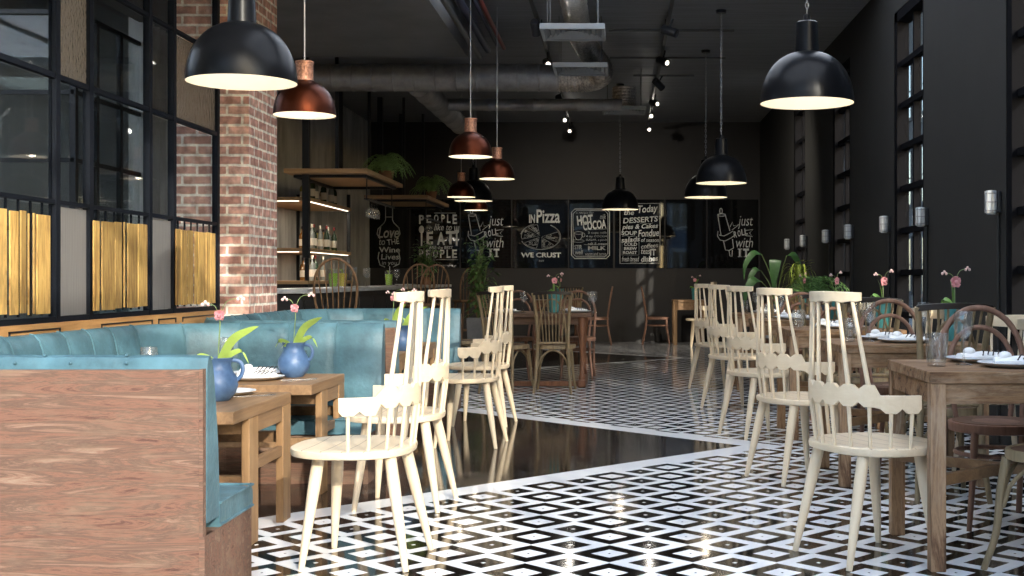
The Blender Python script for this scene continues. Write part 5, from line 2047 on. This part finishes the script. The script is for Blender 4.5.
t = board(512.5, 568, 'black glass board with a drawn pizza under the words IN Pizza WE CRUST')
m = MB()
text_to(m, 'IN', 529, 214.5, 535, 223, 0, .03)
text_to(m, 'Pizza', 536.5, 209.5, 560, 223, 0, .02)
text_to(m, 'WE', 521, 252.5, 534, 257.5, 0, .03)
text_to(m, 'CRUST', 536, 252.5, 561, 257.5, 0, .03)
text_to(m, 'EST', 539, 260, 544, 261.6, 0, .0)
m.build('lettering', 'chalk', t, smooth=False)
m = MB()
stroke(m, ell(540.5, 236.5, 20, 13, 190, 250, 14), .8)
stroke(m, ell(540.5, 236.5, 20, 13, 300, 520, 40), .8)
rngp = random.Random(5)
for a0, a1, ox, oy in ((100, 150, -1, .8), (45, 88, 1, .8), (-25, 30, 1.6, 0), (165, 215, -1.6, -.4), (228, 262, -.6, -1)):
    pts = [(540.5 + ox, 236.5 + oy)] + [(540.5 + ox + 17.5 * math.cos(R(a0 + (a1 - a0) * i / 8)), 236.5 + oy + 11 * math.sin(R(a0 + (a1 - a0) * i / 8))) for i in range(9)]
    stroke(m, pts, .55, True)
    for k in range(16):
        u, q = rngp.uniform(.25, .92), rngp.uniform(.12, .88)
        a = R(a0 + (a1 - a0) * q)
        px, py = 540.5 + ox + 17 * u * math.cos(a), 236.5 + oy + 10.6 * u * math.sin(a)
        stroke(m, ell(px, py, rngp.uniform(.6, 1.3), rngp.uniform(.4, .9), 0, 360, 6), .4, True)
m.build('pizza_drawing', 'chalk_dim', t, smooth=False)

t = board(569, 613, 'black glass board headed HOT COCOA inside a chalk border')
m = MB()
for i, wd in ((0, .9), (1.6, .5)):
    x0, x1, y0, y1, c = 571.5 + i, 609.5 - i, 209 + i, 258.5 - i, 3.2
    stroke(m, [(x0 + c, y0), (x1 - c, y0), (x1, y0 + c), (x1, y1 - c), (x1 - c, y1), (x0 + c, y1), (x0, y1 - c), (x0, y0 + c)], wd, True)
text_to(m, 'HOT', 577, 215, 593, 225, 0, .035, .1)
text_to(m, 'COCOA', 583, 220.5, 606, 229.5, .1, .03, .1)
m.build('lettering', 'chalk', t, smooth=False)
m = MB()
text_to(m, 'a recipe for', 576, 211.5, 594, 214.5, .2)
text_to(m, 'milk', 600, 214, 606, 219, .2)
for k, (tx, x0, x1) in enumerate((('2 cups milk', 588, 607), ('4 tsp COCOA', 586, 607), ('SUGAR, a pinch', 586, 607), ('salt & cream', 588, 607))):
    text_to(m, tx, x0, 231.5 + 3.6 * k, x1, 234.3 + 3.6 * k, .15 * (k % 2), .01)
text_to(m, 'MILK', 588, 246, 606, 250, 0, .03)
text_to(m, 'STIR', 574.5, 245, 582, 249.3, 0, .02)
text_to(m, 'well', 575, 250, 583, 254.5, .2, .02)
text_to(m, 'warm and serve', 585, 252, 606, 255.5, .1, .01)
stroke(m, ell(578.5, 233, 4.2, 1.3), .6)
stroke(m, ell(578.5, 233, 4.2, 7, 0, 180, 14), .6)
stroke(m, ell(583.3, 235, 1.6, 2), .5)
stroke(m, ell(578.5, 241, 5.8, 1.3), .5)
stroke(m, [(586, 229.9), (607, 228.9)], .35)
stroke(m, [(584, 244.6), (607, 244.6)], .35)
stroke(m, [(573, 256), (608, 256)], .35)
m.build('small_writing', 'chalk_dim', t, smooth=False)

t = board(615, 664, 'black glass board closely covered with chalk lettering, next to hot cocoa')
m = MB()
stroke(m, [(620, 203.5), (660, 203.5), (660, 263.5), (620, 263.5)], .8, True)
text_to(m, 'Today', 638, 205, 658, 214.5, .25, .02, .08)
text_to(m, 'the', 624, 210, 634, 215, .25, .02)
text_to(m, 'DESSERTS', 623, 217, 658, 222.5, .15, .02, .06)
text_to(m, 'pies & Cakes', 622, 224, 658, 230, .25, .02, .04)
text_to(m, 'SOUP', 621.5, 231, 637, 235, 0, .02)
text_to(m, 'Fondue', 638, 229.5, 659, 236.5, .2, .02, .05)
text_to(m, 'salads', 621, 237, 640, 242, .2, .02, .08)
text_to(m, 'of season', 641, 238, 659, 242, .1, .01)
text_to(m, 'COLD', 624, 242.5, 637, 246, 0, .02)
text_to(m, 'BREW', 624, 247, 637, 250, 0, .03)
text_to(m, 'ROAST', 623, 251, 637, 254, 0, .03)
text_to(m, 'coffees', 641, 243.5, 658, 248, .2, .01, .1)
text_to(m, 'teas', 641, 249, 650, 254, .2, .01)
text_to(m, 'IT', 650, 249, 656, 255.5, 0, .04)
text_to(m, 'dishes', 641, 256, 658, 261.5, .15, .03, .06)
text_to(m, 'fresh bread', 622, 256.5, 639, 261.5, .2, .01)
m.build('lettering', 'chalk', t, smooth=False)
m = MB()
stroke(m, [(622, 242), (622, 255), (639, 255), (639, 242)], .5)
for k, (x, y) in enumerate(((622, 206), (640, 223.5), (622, 236.3), (642, 248.7), (630, 263), (646, 262.6), (642, 236.8))):
    stroke(m, [(x, y), (x + 4, y - .9), (x + 8, y + .4), (x + 13, y - .6)], .45)
m.build('flourishes', 'chalk_dim', t, smooth=False)

board(665.5, 706, 'plain black glass board between two lettered ones near the windows')
roll(715, 'black glass board with rolling pin, just ROLL with IT, next to the windows', 707.5, 758)
